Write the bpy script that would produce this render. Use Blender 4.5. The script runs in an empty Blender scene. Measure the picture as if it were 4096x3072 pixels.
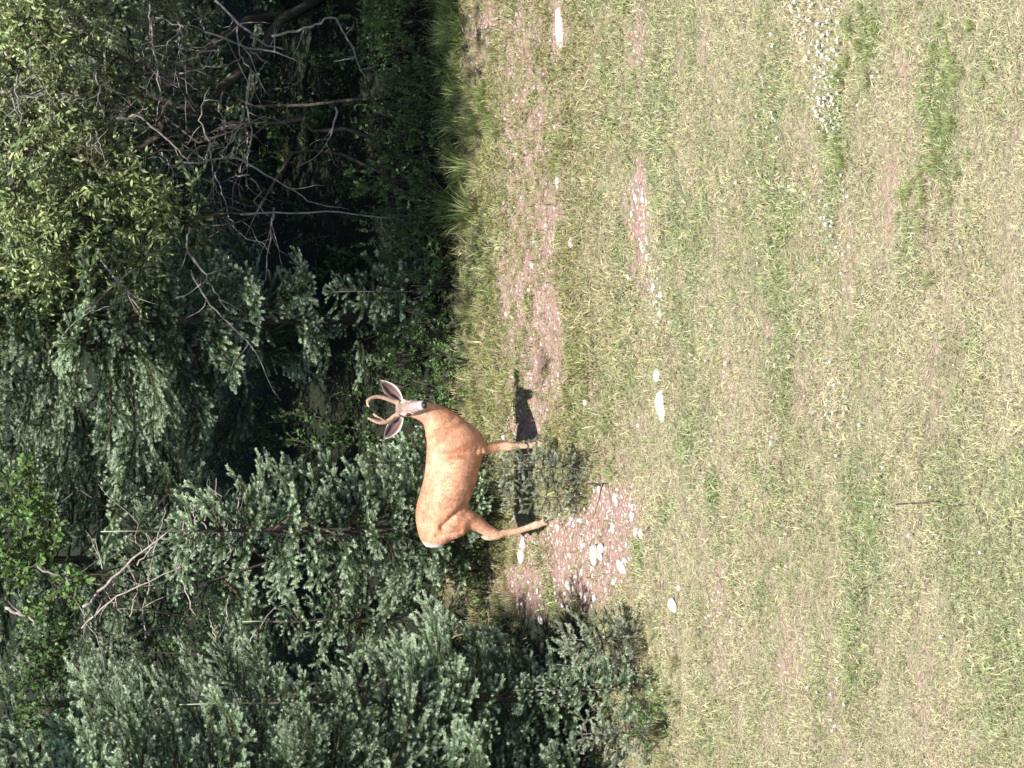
import bpy, math, random
import numpy as np
from mathutils import Vector, Matrix, Euler

# ------------------------------------------------------------------ camera, light, exposure
scene = bpy.context.scene
COL = scene.collection
PITCH = math.radians(22.0)
DIST = 40.0
PPM = 540.0                       # photo pixels per metre at the target
SP, CP = math.sin(PITCH), math.cos(PITCH)
BK = np.array([0.0, -CP, SP])     # from the target back to the camera
UPV = np.array([0.0, SP, CP])
RT = np.array([1.0, 0.0, 0.0])
CAMP = BK * DIST

cam_data = bpy.data.cameras.new('camera')
cam = bpy.data.objects.new('camera', cam_data)
COL.objects.link(cam)
cam_data.sensor_fit = 'HORIZONTAL'
cam_data.sensor_width = 36.0
cam_data.lens = 18.0 / ((2048.0 / PPM) / DIST)
cam_data.clip_start = 0.5
cam_data.clip_end = 1500.0
m = Matrix(((-UPV[0], RT[0], BK[0], CAMP[0]),      # the photo was taken with the phone turned a quarter
            (-UPV[1], RT[1], BK[1], CAMP[1]),
            (-UPV[2], RT[2], BK[2], CAMP[2]),
            (0, 0, 0, 1)))
cam.matrix_world = m
scene.camera = cam

SUN_EL = math.radians(66)
SUN_AZ = math.radians(-10)         # from behind the camera
world = bpy.data.worlds.new("World")
scene.world = world
world.use_nodes = True
wn = world.node_tree
sky = wn.nodes.new('ShaderNodeTexSky')
sky.sky_type = 'NISHITA'
sky.sun_disc = False
sky.sun_elevation = SUN_EL
sky.sun_rotation = math.pi - SUN_AZ
bgn = wn.nodes['Background']
wn.links.new(sky.outputs[0], bgn.inputs[0])
bgn.inputs[1].default_value = 0.075
sd = bpy.data.lights.new('sun', 'SUN')
sd.energy = 4.9
sd.angle = math.radians(0.5)
sd.color = (1.0, 0.955, 0.89)
sun = bpy.data.objects.new('sun', sd)
COL.objects.link(sun)
sdir = Vector((math.sin(SUN_AZ) * math.cos(SUN_EL), -math.cos(SUN_AZ) * math.cos(SUN_EL), math.sin(SUN_EL)))
sun.rotation_euler = sdir.to_track_quat('Z', 'Y').to_euler()
sun.location = (0, -10, 20)
vs = scene.view_settings
vs.view_transform = 'Standard'
vs.look = 'None'
vs.gamma = 1.0
vs.exposure = 0.98
vs.use_curve_mapping = False
scene.cycles.max_bounces = 6
scene.cycles.transmission_bounces = 4
scene.cycles.transparent_max_bounces = 4

# ------------------------------------------------------------------ helpers
def ray(xu, yu):
    return -BK * DIST + RT * (xu - 1536) / PPM + UPV * (2048 - yu) / PPM

def at(xu, yu, Y):
    """point of the plane y = Y seen at upright photo pixel (xu, yu)"""
    d = ray(xu, yu)
    t = (Y - CAMP[1]) / d[1]
    return CAMP + d * t

def gnd(xu, yu, z=0.0):
    d = ray(xu, yu)
    t = (z - CAMP[2]) / d[2]
    return CAMP + d * t

def to_px(P):
    """upright photo pixel of world points (n,3)"""
    v = P - CAMP
    dep = -(v @ BK)
    return 1536 + (v @ RT) / dep * DIST * PPM, 2048 - (v @ UPV) / dep * DIST * PPM

def hash2(ix, iy, seed):
    h = (ix * 374761393 + iy * 668265263 + seed * 974634777) & 0xFFFFFFFF
    h = ((h ^ (h >> 13)) * 1274126177) & 0xFFFFFFFF
    h = h ^ (h >> 16)
    return (h & 0xFFFF) / 65535.0

def vnoise(x, y, seed=0):
    x = np.asarray(x, float); y = np.asarray(y, float)
    ix = np.floor(x).astype(np.int64); iy = np.floor(y).astype(np.int64)
    fx = x - ix; fy = y - iy
    fx = fx * fx * (3 - 2 * fx); fy = fy * fy * (3 - 2 * fy)
    a = hash2(ix, iy, seed); b = hash2(ix + 1, iy, seed)
    c = hash2(ix, iy + 1, seed); d = hash2(ix + 1, iy + 1, seed)
    return (a * (1 - fx) + b * fx) * (1 - fy) + (c * (1 - fx) + d * fx) * fy

def fbm(x, y, seed=0, oct=4):
    s = 0; a = 0.5; t = 0
    for k in range(oct):
        s = s + a * vnoise(x * 2 ** k, y * 2 ** k, seed + k * 17)
        t += a; a *= 0.5
    return s / t

class MB:
    def __init__(self):
        self.v = []; self.n = 0; self.f = []; self.c = []
    def add(self, verts, faces, col=None):
        verts = np.asarray(verts, float).reshape(-1, 3)
        self.v.append(verts)
        faces = np.asarray(faces, int) + self.n
        self.f.append(faces)
        if col is None: col = (1, 1, 1)
        col = np.asarray(col, float)
        if col.ndim == 1: col = np.tile(col[:3], (len(verts), 1))
        self.c.append(col[:, :3])
        self.n += len(verts)
    def tube(self, pts, rad, sides=5, col=None, cap=True):
        pts = np.asarray(pts, float); n = len(pts)
        rad = np.ones(n) * rad if np.ndim(rad) == 0 else np.asarray(rad, float)
        T = np.gradient(pts, axis=0); T /= np.linalg.norm(T, axis=1)[:, None] + 1e-9
        up = np.array([0, 0, 1.0]) if abs(T[0][2]) < .9 else np.array([1.0, 0, 0])
        a = np.arange(sides) * 2 * math.pi / sides
        V = []
        nrm = np.cross(T[0], up); nrm /= np.linalg.norm(nrm)
        for i in range(n):
            nrm = nrm - T[i] * nrm.dot(T[i]); nrm /= np.linalg.norm(nrm) + 1e-9
            b = np.cross(T[i], nrm)
            V.append(pts[i] + rad[i] * (np.cos(a)[:, None] * nrm + np.sin(a)[:, None] * b))
        V = np.concatenate(V)
        F = []
        for i in range(n - 1):
            for k in range(sides):
                k2 = (k + 1) % sides
                F.append((i * sides + k, i * sides + k2, (i + 1) * sides + k2, (i + 1) * sides + k))
        if cap:
            V = np.concatenate([V, pts[[0]], pts[[-1]]])
            c0, c1 = n * sides, n * sides + 1
            for k in range(sides):
                k2 = (k + 1) % sides
                F.append((c0, k2, k, c0)); F.append((c1, (n - 1) * sides + k, (n - 1) * sides + k2, c1))
        self.add(V, F, col)
    def mesh(self, name, mat, smooth=False):
        me = bpy.data.meshes.new(name)
        V = np.concatenate(self.v)
        loops = []; starts = []; k = 0
        for F in self.f:
            if len(F) == 0: continue
            if F.shape[1] == 3:
                loops.append(F.reshape(-1)); starts.append(k + np.arange(len(F)) * 3); k += F.size
            else:
                deg = F[:, 0] == F[:, 3]
                Q = F[~deg]; Tt = F[deg][:, :3]
                if len(Q): loops.append(Q.reshape(-1)); starts.append(k + np.arange(len(Q)) * 4); k += Q.size
                if len(Tt): loops.append(Tt.reshape(-1)); starts.append(k + np.arange(len(Tt)) * 3); k += Tt.size
        L = np.concatenate(loops).astype(np.int32); S = np.concatenate(starts).astype(np.int32)
        me.vertices.add(len(V)); me.vertices.foreach_set('co', V.reshape(-1).astype(np.float32))
        me.loops.add(len(L)); me.loops.foreach_set('vertex_index', L)
        me.polygons.add(len(S)); me.polygons.foreach_set('loop_start', S)
        me.update(calc_edges=True); me.validate()
        ca = me.color_attributes.new('col', 'FLOAT_COLOR', 'POINT')
        C = np.concatenate(self.c); C4 = np.ones((len(C), 4), np.float32); C4[:, :3] = C
        if len(C4) == len(me.vertices): ca.data.foreach_set('color', C4.reshape(-1))
        if smooth: me.polygons.foreach_set('use_smooth', [True] * len(me.polygons))
        me.materials.append(mat)
        return me
    def obj(self, name, mat, parent=None, smooth=False):
        return link(name, self.mesh(name, mat, smooth), parent)

def link(name, data, parent=None, loc=None, rot=None, scale=None):
    o = bpy.data.objects.new(name, data)
    COL.objects.link(o)
    if parent is not None: o.parent = parent
    if loc is not None: o.location = loc
    if rot is not None: o.rotation_euler = rot
    if scale is not None: o.scale = (scale, scale, scale) if np.ndim(scale) == 0 else scale
    return o

def tag(o, label=None, cat=None, group=None, kind=None):
    if label: o['label'] = label
    if cat: o['category'] = cat
    if group: o['group'] = group
    if kind: o['kind'] = kind
    return o

# ------------------------------------------------------------------ materials
def mat_new(name):
    m = bpy.data.materials.new(name); m.use_nodes = True
    nt = m.node_tree
    return m, nt, nt.nodes['Principled BSDF'], nt.nodes['Material Output']

def foliage_mat(name, tint, rough=0.5, transl=0.25, var=0.35, spec=0.4, instancer=False):
    """vertex colour (its own colour of each leaf) x a tint, with small object-space variation"""
    m, nt, p, out = mat_new(name)
    N = nt.nodes; L = nt.links
    a = N.new('ShaderNodeAttribute'); a.attribute_name = 'col'
    mul = N.new('ShaderNodeMix'); mul.data_type = 'RGBA'; mul.blend_type = 'MULTIPLY'
    mul.inputs[0].default_value = 1.0
    L.new(a.outputs['Color'], mul.inputs[6])
    if instancer:
        b = N.new('ShaderNodeAttribute'); b.attribute_type = 'INSTANCER'; b.attribute_name = 'tint'
        L.new(b.outputs['Color'], mul.inputs[7])
    else:
        oi = N.new('ShaderNodeObjectInfo')
        mr = N.new('ShaderNodeMapRange')
        mr.inputs[3].default_value = 1 - var; mr.inputs[4].default_value = 1 + var
        L.new(oi.outputs['Random'], mr.inputs[0])
        vm = N.new('ShaderNodeVectorMath'); vm.operation = 'SCALE'
        vm.inputs[0].default_value = tint
        L.new(mr.outputs[0], vm.inputs['Scale'])
        L.new(vm.outputs[0], mul.inputs[7])
    L.new(mul.outputs[2], p.inputs['Base Color'])
    p.inputs['Roughness'].default_value = rough
    p.inputs['Specular IOR Level'].default_value = spec
    if transl > 0:
        t = N.new('ShaderNodeBsdfTranslucent')
        L.new(mul.outputs[2], t.inputs[0])
        mx = N.new('ShaderNodeMixShader'); mx.inputs[0].default_value = transl
        L.new(p.outputs[0], mx.inputs[1]); L.new(t.outputs[0], mx.inputs[2])
        L.new(mx.outputs[0], out.inputs[0])
    return m

def noise_mat(name, c1, c2, scale=20, rough=0.8, bump=0.3, stretch=(1, 1, 1), detail=6, spec=0.3, use_col=False, dist=0.01):
    m, nt, p, out = mat_new(name)
    N = nt.nodes; L = nt.links
    tc = N.new('ShaderNodeTexCoord'); mp = N.new('ShaderNodeMapping'); mp.inputs['Scale'].default_value = stretch
    L.new(tc.outputs['Object'], mp.inputs[0])
    nz = N.new('ShaderNodeTexNoise'); nz.inputs['Scale'].default_value = scale; nz.inputs['Detail'].default_value = detail
    nz.inputs['Roughness'].default_value = 0.65
    L.new(mp.outputs[0], nz.inputs['Vector'])
    cr = N.new('ShaderNodeValToRGB')
    cr.color_ramp.elements[0].position = 0.32; cr.color_ramp.elements[0].color = (*c1, 1)
    cr.color_ramp.elements[1].position = 0.68; cr.color_ramp.elements[1].color = (*c2, 1)
    L.new(nz.outputs[0], cr.inputs[0])
    src = cr.outputs[0]
    if use_col:
        a = N.new('ShaderNodeAttribute'); a.attribute_name = 'col'
        mul = N.new('ShaderNodeMix'); mul.data_type = 'RGBA'; mul.blend_type = 'MULTIPLY'; mul.inputs[0].default_value = 1
        L.new(src, mul.inputs[6]); L.new(a.outputs['Color'], mul.inputs[7]); src = mul.outputs[2]
    L.new(src, p.inputs['Base Color'])
    p.inputs['Roughness'].default_value = rough
    p.inputs['Specular IOR Level'].default_value = spec
    if bump:
        b = N.new('ShaderNodeBump'); b.inputs['Strength'].default_value = bump; b.inputs['Distance'].default_value = dist
        L.new(nz.outputs[0], b.inputs['Height']); L.new(b.outputs[0], p.inputs['Normal'])
    return m

M = {}
M['needle'] = foliage_mat('spruce_needles', (1, 1, 1), 0.5, 0.22, 0.25, 0.35)
M['willow'] = foliage_mat('willow_leaf', (1, 1, 1), 0.38, 0.3, 0.3, 0.5)
M['broad'] = foliage_mat('broad_leaf', (1, 1, 1), 0.45, 0.3, 0.3, 0.4)
M['grass'] = foliage_mat('grass_blade', (1, 1, 1), 0.5, 0.25, 0, 0.35, instancer=True)
M['tallgrass'] = foliage_mat('tall_grass_blade', (1, 1, 1), 0.45, 0.3, 0.15, 0.4)
M['bark'] = noise_mat('bark', (0.035, 0.028, 0.024), (0.10, 0.085, 0.07), 40, 0.9, 0.6, (1, 1, 0.3))
M['greytwig'] = noise_mat('grey_bark', (0.11, 0.10, 0.095), (0.28, 0.26, 0.255), 30, 0.8, 0.4, (1, 1, 1))
M['deadwood'] = noise_mat('weathered_wood', (0.15, 0.12, 0.10), (0.42, 0.37, 0.33), 25, 0.85, 0.5, (1, 1, 1))
M['stone'] = noise_mat('pale_stone', (0.40, 0.355, 0.335), (0.70, 0.66, 0.63), 22, 0.85, 0.6, use_col=True)
M['hair'] = foliage_mat('deer_hair', (1, 1, 1), .6, .15, 0, .3)
M['petal'] = foliage_mat('white_petal', (1, 1, 1), 0.6, 0.2, 0.05, 0.2)

# ------------------------------------------------------------------ terrain
HOLE = gnd(1605, 2172)
def terrain(x, y):
    x = np.asarray(x, float); y = np.asarray(y, float)
    h = 0.05 * (fbm(x * 0.7, y * 0.7, 5, 3) - 0.5) + 0.03 * (fbm(x * 3.1, y * 3.1, 9, 3) - 0.5)
    near = np.exp(-((x - 0) ** 2 / 60 + y ** 2 / 120))
    h = h * near + (1 - near) * 0.0
    h = h + 0.014 * (fbm(x * 14, y * 14, 21, 2) - 0.5) * near
    hw_ = 0.07 * (fbm(x * 16, y * 16, 71, 2) - .5)
    h = h - 0.13 * np.exp(-(((x - HOLE[0] + hw_ + .3 * (y - HOLE[1])) / 0.10) ** 2 + ((y - HOLE[1] + hw_) / 0.065) ** 2) ** 2)
    # litter heap under the spruces on the left
    h = h + 0.28 * np.exp(-(((x + 1.45) / 0.55) ** 2 + ((y - 1.3) / 0.6) ** 2))
    # turf lip along the wood edge and a small bank behind the gravel
    return h

def bl(xu, yu, cx, cy, rx, ry, soft=0.5):
    """soft ellipse mask drawn on the ground map"""
    d = np.sqrt(((xu - cx) / rx) ** 2 + ((yu - cy) / ry) ** 2)
    return np.clip((1.15 - d) / soft, 0, 1)

# bare patches (centre and half-size on the ground, given in photo pixels), strength
DIRT = [(1900, 2090, 420, 120, .58), (2650, 2090, 520, 120, .58), (2300, 2230, 600, 50, .45), (2950, 1930, 260, 70, .7), (2180, 2190, 200, 60, .9), (1690, 2180, 330, 85, .95), (1960, 2110, 120, 60, .7), (2130, 2185, 180, 40, .8), (2450, 2040, 110, 45, .6), (2640, 2170, 130, 30, .75),
        (2960, 1955, 130, 60, .8), (2960, 2232, 140, 34, 1.0), (2930, 2560, 130, 60, .55), (2960, 2050, 90, 70, .6), (2230, 2560, 250, 50, .95), (1990, 2600, 150, 40, .5),
        (860, 2330, 230, 200, 1.1), (1010, 2440, 150, 150, 1.0), (900, 2440, 120, 100, .9), (720, 2090, 150, 70, .9), (620, 2150, 170, 60, .8), (740, 2000, 100, 50, .7),
        (950, 2110, 120, 45, 1.0), (1360, 2110, 120, 75, .9), (1500, 2170, 150, 60, .9), (1210, 2290, 160, 50, .35), (720, 2875, 120, 25, .7), (1330, 2560, 50, 20, .6), (1740, 3080, 60, 25, .4),
        (1230, 2480, 80, 40, .5), (2080, 3150, 80, 25, .35), (950, 3150, 200, 40, .35), (2300, 3700, 300, 60, .3), (1800, 3850, 300, 40, .3),
        (1280, 3100, 160, 30, .45), (2340, 3560, 260, 40, .5), (2760, 3620, 90, 30, .6), (500, 3150, 250, 60, .35), (300, 3700, 300, 60, .25), (1550, 2920, 200, 35, .35), (1450, 3750, 300, 40, .3)]
GREEN = [(1120, 2860, 110, 32, 1), (1290, 2750, 70, 22, .8), (850, 2565, 60, 30, .9), (2580, 2430, 60, 30, .8), (1010, 2660, 80, 35, .6),
         (2200, 2720, 260, 60, .5), (1700, 3120, 900, 70, .45), (2900, 3480, 160, 55, .7), (2600, 3750, 500, 90, .8), (2500, 3350, 260, 45, .8), (600, 3420, 600, 60, .4),
         (2760, 2420, 120, 40, .35), (2130, 3150, 160, 30, .5), (400, 3400, 300, 50, .4), (1900, 1945, 80, 35, .8), (300, 2640, 120, 50, .8), (2200, 3020, 300, 50, .4), (2800, 1800, 500, 40, 1.0), (1300, 3700, 500, 60, .25),
         (2400, 3330, 300, 40, .6)]
def masks(x, y):
    P = np.stack([x, y, np.zeros_like(x)], -1)
    xu, yu = to_px(P)
    w = fbm(x * 5, y * 5, 31, 4) - 0.5
    w2 = fbm(x * 16, y * 16, 47, 3) - 0.5
    xw = xu + 160 * w; yw = yu + 60 * w2
    d = np.zeros_like(x); g = np.zeros_like(x)
    for cx, cy, rx, ry, s in DIRT:
        d = np.maximum(d, s * bl(xw, yw, cx, cy, rx, ry))
    d = np.clip(d + 1.5 * w2 * (d > 0.02), 0, 1)
    streak = fbm(x * 1.3, y * 2.6, 77, 5)           # mowing / wheel tracks run across the view
    d = np.maximum(d, np.clip((streak - 0.60) * 3.2, 0, 0.28))
    for cx, cy, rx, ry, s in GREEN:
        g = np.maximum(g, s * bl(xw, yw, cx, cy, rx, ry, 0.8))
    gs = fbm(x * 1.0 + 3, y * 1.5, 131, 5)
    g = np.maximum(g, np.clip((gs - 0.53) * 3.0, 0, 0.5))
    dry = np.clip((fbm(x * 1.1, y * 2.2, 201, 4) - 0.42) * 3.5 + (yu - 2500) / 1800, 0, 1)
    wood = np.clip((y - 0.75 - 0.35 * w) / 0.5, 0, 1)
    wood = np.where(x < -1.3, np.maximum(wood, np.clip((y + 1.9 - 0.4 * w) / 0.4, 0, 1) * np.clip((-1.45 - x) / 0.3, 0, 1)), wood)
    return xu, yu, np.clip(d, 0, 1), np.clip(g, 0, 1), dry, wood

def grid_axis(lo, hi, step, far):
    a = list(np.arange(lo, hi + step / 2, step))
    s = step; v = hi; right = []
    while v < far:
        s *= 1.35; v += s; right.append(v)
    s = step; v = lo; left = []
    while v > -far:
        s *= 1.35; v -= s; left.append(v)
    return np.array(left[::-1] + a + right)

gx = grid_axis(-3.4, 3.4, 0.025, 300)
gy = grid_axis(-11.5, 2.2, 0.03, 300)
X, Y = np.meshgrid(gx, gy)
x = X.ravel(); y = Y.ravel()
Z = terrain(x, y)
_, _, md, mg, mdry, mw = masks(x, y)
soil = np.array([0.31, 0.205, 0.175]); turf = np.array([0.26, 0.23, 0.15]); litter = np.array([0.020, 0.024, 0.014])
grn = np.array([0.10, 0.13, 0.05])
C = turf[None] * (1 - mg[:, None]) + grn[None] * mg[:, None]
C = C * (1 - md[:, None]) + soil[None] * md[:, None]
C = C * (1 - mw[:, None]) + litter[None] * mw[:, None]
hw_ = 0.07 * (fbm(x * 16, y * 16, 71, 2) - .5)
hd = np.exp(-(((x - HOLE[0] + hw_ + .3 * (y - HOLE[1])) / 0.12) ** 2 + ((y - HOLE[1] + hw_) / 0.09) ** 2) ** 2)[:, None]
C = C * (1 - hd) + np.array([0.012, 0.009, 0.008])[None] * hd  # shade inside the hollow painted into the soil colour as near-black
nx, ny = len(gx), len(gy)
ii = np.arange(nx - 1)[None] + (np.arange(ny - 1) * nx)[:, None]
ii = ii.ravel()
F = np.stack([ii, ii + 1, ii + 1 + nx, ii + nx], -1)
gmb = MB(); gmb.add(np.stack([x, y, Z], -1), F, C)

gm, nt, p, out = mat_new('soil_and_turf')
N = nt.nodes; L = nt.links
a = N.new('ShaderNodeAttribute'); a.attribute_name = 'col'
tc = N.new('ShaderNodeTexCoord')
n1 = N.new('ShaderNodeTexNoise'); n1.inputs['Scale'].default_value = 22; n1.inputs['Detail'].default_value = 8; n1.inputs['Roughness'].default_value = .7
n2 = N.new('ShaderNodeTexVoronoi'); n2.inputs['Scale'].default_value = 45
L.new(tc.outputs['Object'], n1.inputs[0]); L.new(tc.outputs['Object'], n2.inputs[0])
mr = N.new('ShaderNodeMapRange'); mr.inputs[1].default_value = .3; mr.inputs[2].default_value = .7; mr.inputs[3].default_value = .55; mr.inputs[4].default_value = 1.5
L.new(n1.outputs[0], mr.inputs[0])
vm = N.new('ShaderNodeVectorMath'); vm.operation = 'SCALE'
L.new(a.outputs['Color'], vm.inputs[0]); L.new(mr.outputs[0], vm.inputs['Scale'])
L.new(vm.outputs[0], p.inputs['Base Color'])
p.inputs['Roughness'].default_value = 0.95; p.inputs['Specular IOR Level'].default_value = 0.15
ad = N.new('ShaderNodeMath'); ad.operation = 'ADD'
L.new(n1.outputs[0], ad.inputs[0]); L.new(n2.outputs[0], ad.inputs[1])
bp = N.new('ShaderNodeBump'); bp.inputs['Strength'].default_value = 0.9; bp.inputs['Distance'].default_value = 0.02
L.new(ad.outputs[0], bp.inputs['Height']); L.new(bp.outputs[0], p.inputs['Normal'])
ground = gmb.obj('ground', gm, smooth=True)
tag(ground, kind='structure')

# ------------------------------------------------------------------ scattered stuff by geometry nodes
def scatter(name, pts, rot, scl, tint, protos, label, cat):
    me = bpy.data.meshes.new(name)
    n = len(pts)
    me.vertices.add(n); me.vertices.foreach_set('co', np.asarray(pts, np.float32).ravel())
    def A(nm, typ, key, data):
        at_ = me.attributes.new(nm, typ, 'POINT'); at_.data.foreach_set(key, np.ascontiguousarray(data).ravel())
    A('rot', 'FLOAT_VECTOR', 'vector', np.asarray(rot, np.float32))
    A('scl', 'FLOAT', 'value', np.asarray(scl, np.float32))
    t4 = np.ones((n, 4), np.float32); t4[:, :3] = tint
    A('tint', 'FLOAT_COLOR', 'color', t4)
    A('vi', 'INT', 'value', np.random.RandomState(len(name)).randint(0, len(protos), n).astype(np.int32))
    o = link(name, me)
    ng = bpy.data.node_groups.new(name + '_nodes', 'GeometryNodeTree')
    ng.interface.new_socket('Geometry', in_out='INPUT', socket_type='NodeSocketGeometry')
    ng.interface.new_socket('Geometry', in_out='OUTPUT', socket_type='NodeSocketGeometry')
    N = ng.nodes; L = ng.links
    gi = N.new('NodeGroupInput'); go = N.new('NodeGroupOutput')
    iop = N.new('GeometryNodeInstanceOnPoints')
    jn = N.new('GeometryNodeJoinGeometry')
    for pr in protos:
        oi = N.new('GeometryNodeObjectInfo'); oi.inputs[0].default_value = pr
        oi.inputs['As Instance'].default_value = True
        L.new(oi.outputs['Geometry'], jn.inputs[0])
    def na(nm, t):
        q = N.new('GeometryNodeInputNamedAttribute'); q.data_type = t; q.inputs[0].default_value = nm; return q.outputs[0]
    L.new(gi.outputs[0], iop.inputs['Points']); L.new(jn.outputs[0], iop.inputs['Instance'])
    iop.inputs['Pick Instance'].default_value = True
    L.new(na('vi', 'INT'), iop.inputs['Instance Index'])
    L.new(na('rot', 'FLOAT_VECTOR'), iop.inputs['Rotation'])
    L.new(na('scl', 'FLOAT'), iop.inputs['Scale'])
    L.new(iop.outputs[0], go.inputs[0])
    md_ = o.modifiers.new('scatter', 'NODES'); md_.node_group = ng
    me.materials.append(protos[0].data.materials[0])
    tag(o, label, cat, kind='stuff')
    return o

def proto(name, me):
    return bpy.data.objects.new(name, me)       # not linked: only a shape for the scatter

def tuft(seed, nb, hmin, hmax, spread, width, lean=0.6, flat=0.0):
    r = np.random.RandomState(seed); mb = MB()
    for k in range(nb):
        bx, by = r.normal(0, spread, 2)
        az = r.uniform(0, 2 * math.pi); h = r.uniform(hmin, hmax)
        ln = abs(r.normal(0, lean)) + .15 + flat
        d = np.array([math.cos(az), math.sin(az), 0]); s = np.array([-math.sin(az), math.cos(az), 0])
        w = width * r.uniform(.6, 1.3)
        pts = []
        for t in (0, .5, 1):
            q = np.array([bx, by, -0.004]) + d * (ln * h * t * t * .8 + .15 * ln * h * t) + np.array([0, 0, h * (t - .35 * min(ln, 1.3) * t * t)])
            pts.append(q)
        s = s + np.array([0, 0, r.normal(0, .4)])
        V = [pts[0] - s * w * .5, pts[0] + s * w * .5, pts[1] + s * w * .45, pts[1] - s * w * .45, pts[2]]
        b = r.uniform(.68, 1.25)
        c = np.array([b * r.uniform(.92, 1.12), b, b * r.uniform(.75, 1.05)])
        mb.add(V, [(0, 1, 2, 3), (3, 2, 4, 3)], np.array([c * .7, c * .7, c, c, c * 1.1]))
    return mb.mesh('grass_tuft', M['grass'])

rs = np.random.RandomState(11)
grass_protos = [proto('grass_tuft', tuft(100 + k, 13, .018, .044, .024, .0042, .7)) for k in range(8)] + [proto('grass_tuft', tuft(120 + k, 15, .014, .034, .030, .0036, .9, .7)) for k in range(6)] + [proto('grass_tuft', tuft(140 + k, 5, .05, .085, .02, .0038, .5)) for k in range(1)]
# lawn
n = 88000
px = rs.uniform(-3.7, 3.7, n); py = rs.uniform(-11.5, 1.5, n)
xu, yu, md, mg, mdry, mw = masks(px, py)
keep = rs.uniform(0, 1, n) > np.clip(md * .93 + mw * .9, 0, .985)
px, py, md, mg, mdry, mw = [q[keep] for q in (px, py, md, mg, mdry, mw)]
n = len(px)
straw = np.array([.47, .45, .31]); olive = np.array([.33, .35, .20]); green = np.array([.22, .31, .13]); pink = np.array([.42, .32, .27])
moss = np.array([.215, .215, .08])
mm = np.clip((py + 2.6) / 1.6, 0, 1)             # darker, mossier sward close to the wood
t = mdry[:, None]
col = olive * (1 - t) + straw * t
col = col * (1 - .75 * mm[:, None]) + moss * .75 * mm[:, None]
col = col * (1 - mg[:, None]) + green * mg[:, None]
u = rs.uniform(0, 1, n)[:, None]
col = np.where(u < .24 * (1 - .7 * mm[:, None]), straw * 1.1, col); col = np.where((u > .26) & (u < .34), pink, col); col = np.where((u > .9) & (t < .9), green, col)
col = col * rs.uniform(.68, 1.25, n)[:, None]
pts_x, pts_y = px, py
rot = np.stack([rs.normal(0, .12, n), rs.normal(0, .12, n), rs.uniform(0, 6.28, n)], -1)
scl = rs.uniform(.6, 1.25, n) * (.65 + .75 * fbm(pts_x * 2.3, pts_y * 3.5, 61, 3)) * (1 + .5 * mg) * (1 + .45 * mm) * (1 - .3 * md)
pts = np.stack([px, py, terrain(px, py)], -1)
scatter('lawn_grass', pts, rot, scl, col, grass_protos, 'short dry olive and straw coloured grass of the clearing', 'grass')

# ------------------------------------------------------------------ stones
def stone_mesh(seed, sub=2, rough=0.25, mat=None):
    import bmesh
    bm = bmesh.new(); bmesh.ops.create_icosphere(bm, subdivisions=sub, radius=1.0)
    r = random.Random(seed)
    ks = [(Vector((r.gauss(0, 1), r.gauss(0, 1), r.gauss(0, 1))).normalized(), r.uniform(.55, .95)) for _ in range(9)]
    for v in bm.verts:
        d = v.co.normalized(); rr = 1.0
        for kd, kk in ks:                       # planar facets
            dd = d.dot(kd)
            if dd > 0.01: rr = min(rr, kk / dd)
        rr *= 1 + rough * .25 * (math.sin(d.x * 7 + seed) * math.cos(d.y * 6 - seed) + .5 * math.sin(d.z * 13 + seed * 2))
        v.co = d * rr
    me = bpy.data.meshes.new('stone'); bm.to_mesh(me); bm.free()
    ca = me.color_attributes.new('col', 'FLOAT_COLOR', 'POINT')
    b = r.uniform(.8, 1.1)
    ca.data.foreach_set('color', [c for _ in me.vertices for c in (b, b * r.uniform(.95, 1), b * r.uniform(.9, 1.), 1)])
    me.polygons.foreach_set('use_smooth', [sub > 1] * len(me.polygons))
    me.materials.append(mat or M['stone'])
    return me

STM = [stone_mesh(s) for s in range(12)]
def stone(xu, yu, wpx, hpx, name='stone', rz=0, me=0, up=.5, label=None, cat='stone', group=None, flat=None):
    g = gnd(xu, yu + hpx * .25)
    z = float(terrain(g[0], g[1]))
    sx = wpx / PPM / 2
    sy = hpx / PPM / 2 / (SP * .8 + CP * .35)
    sz = sy * .55 if flat is None else flat
    o = link(name, STM[me % len(STM)], None, (g[0], g[1], z + sz * (up - .3)), (0, 0, rz), (sx, sy, sz))
    tag(o, label, cat, group)
    return o
stone(2957, 2233, 196, 44, 'slab', .03, 0, .3, 'long narrow white slab lying in bare soil at the far right of the clearing', 'stone')
stone(872, 2092, 118, 44, 'boulder', -.35, 1, .5, 'jagged white boulder just behind the hind hooves of the deer', 'stone')
stone(1010, 2066, 52, 20, 'stone', 0, 2, .5, 'slim white stone in the shade under the belly of the deer', 'stone')
stone(852, 2372, 92, 48, 'boulder', .1, 3, .6, 'rounded cream boulder, the largest stone in the gravel patch', 'stone')
stone(806, 2478, 84, 34, 'stone', .9, 4, .5, 'bluish white pointed stone on the near edge of the gravel patch', 'stone')
stone(942, 2565, 60, 26, 'stone', 0, 5, .5, 'white stone standing at the nearest corner of the gravel patch', 'stone')
stone(655, 2690, 78, 46, 'stone', .6, 6, .5, 'half buried white stone alone in olive grass left of the gravel', 'stone')
stone(722, 2718, 30, 22, 'stone', 0, 7, .5, 'small tan stone next to the half buried white stone', 'stone')
stone(1570, 2617, 54, 40, 'stone', 0, 8, .6, 'bright round white stone right behind the flat grey slab', 'stone')
stone(1455, 2628, 165, 62, 'slab', .1, 6, .35, 'flat grey white weathered slab half sunk in grass', 'stone')
stone(1462, 2335, 36, 28, 'stone', .4, 10, .6, 'small white stone in the grass in front of the deer', 'stone')
stone(1324, 2022, 40, 22, 'stone', 0, 11, .6, 'small white stone beside the front knee of the deer', 'stone')
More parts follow.
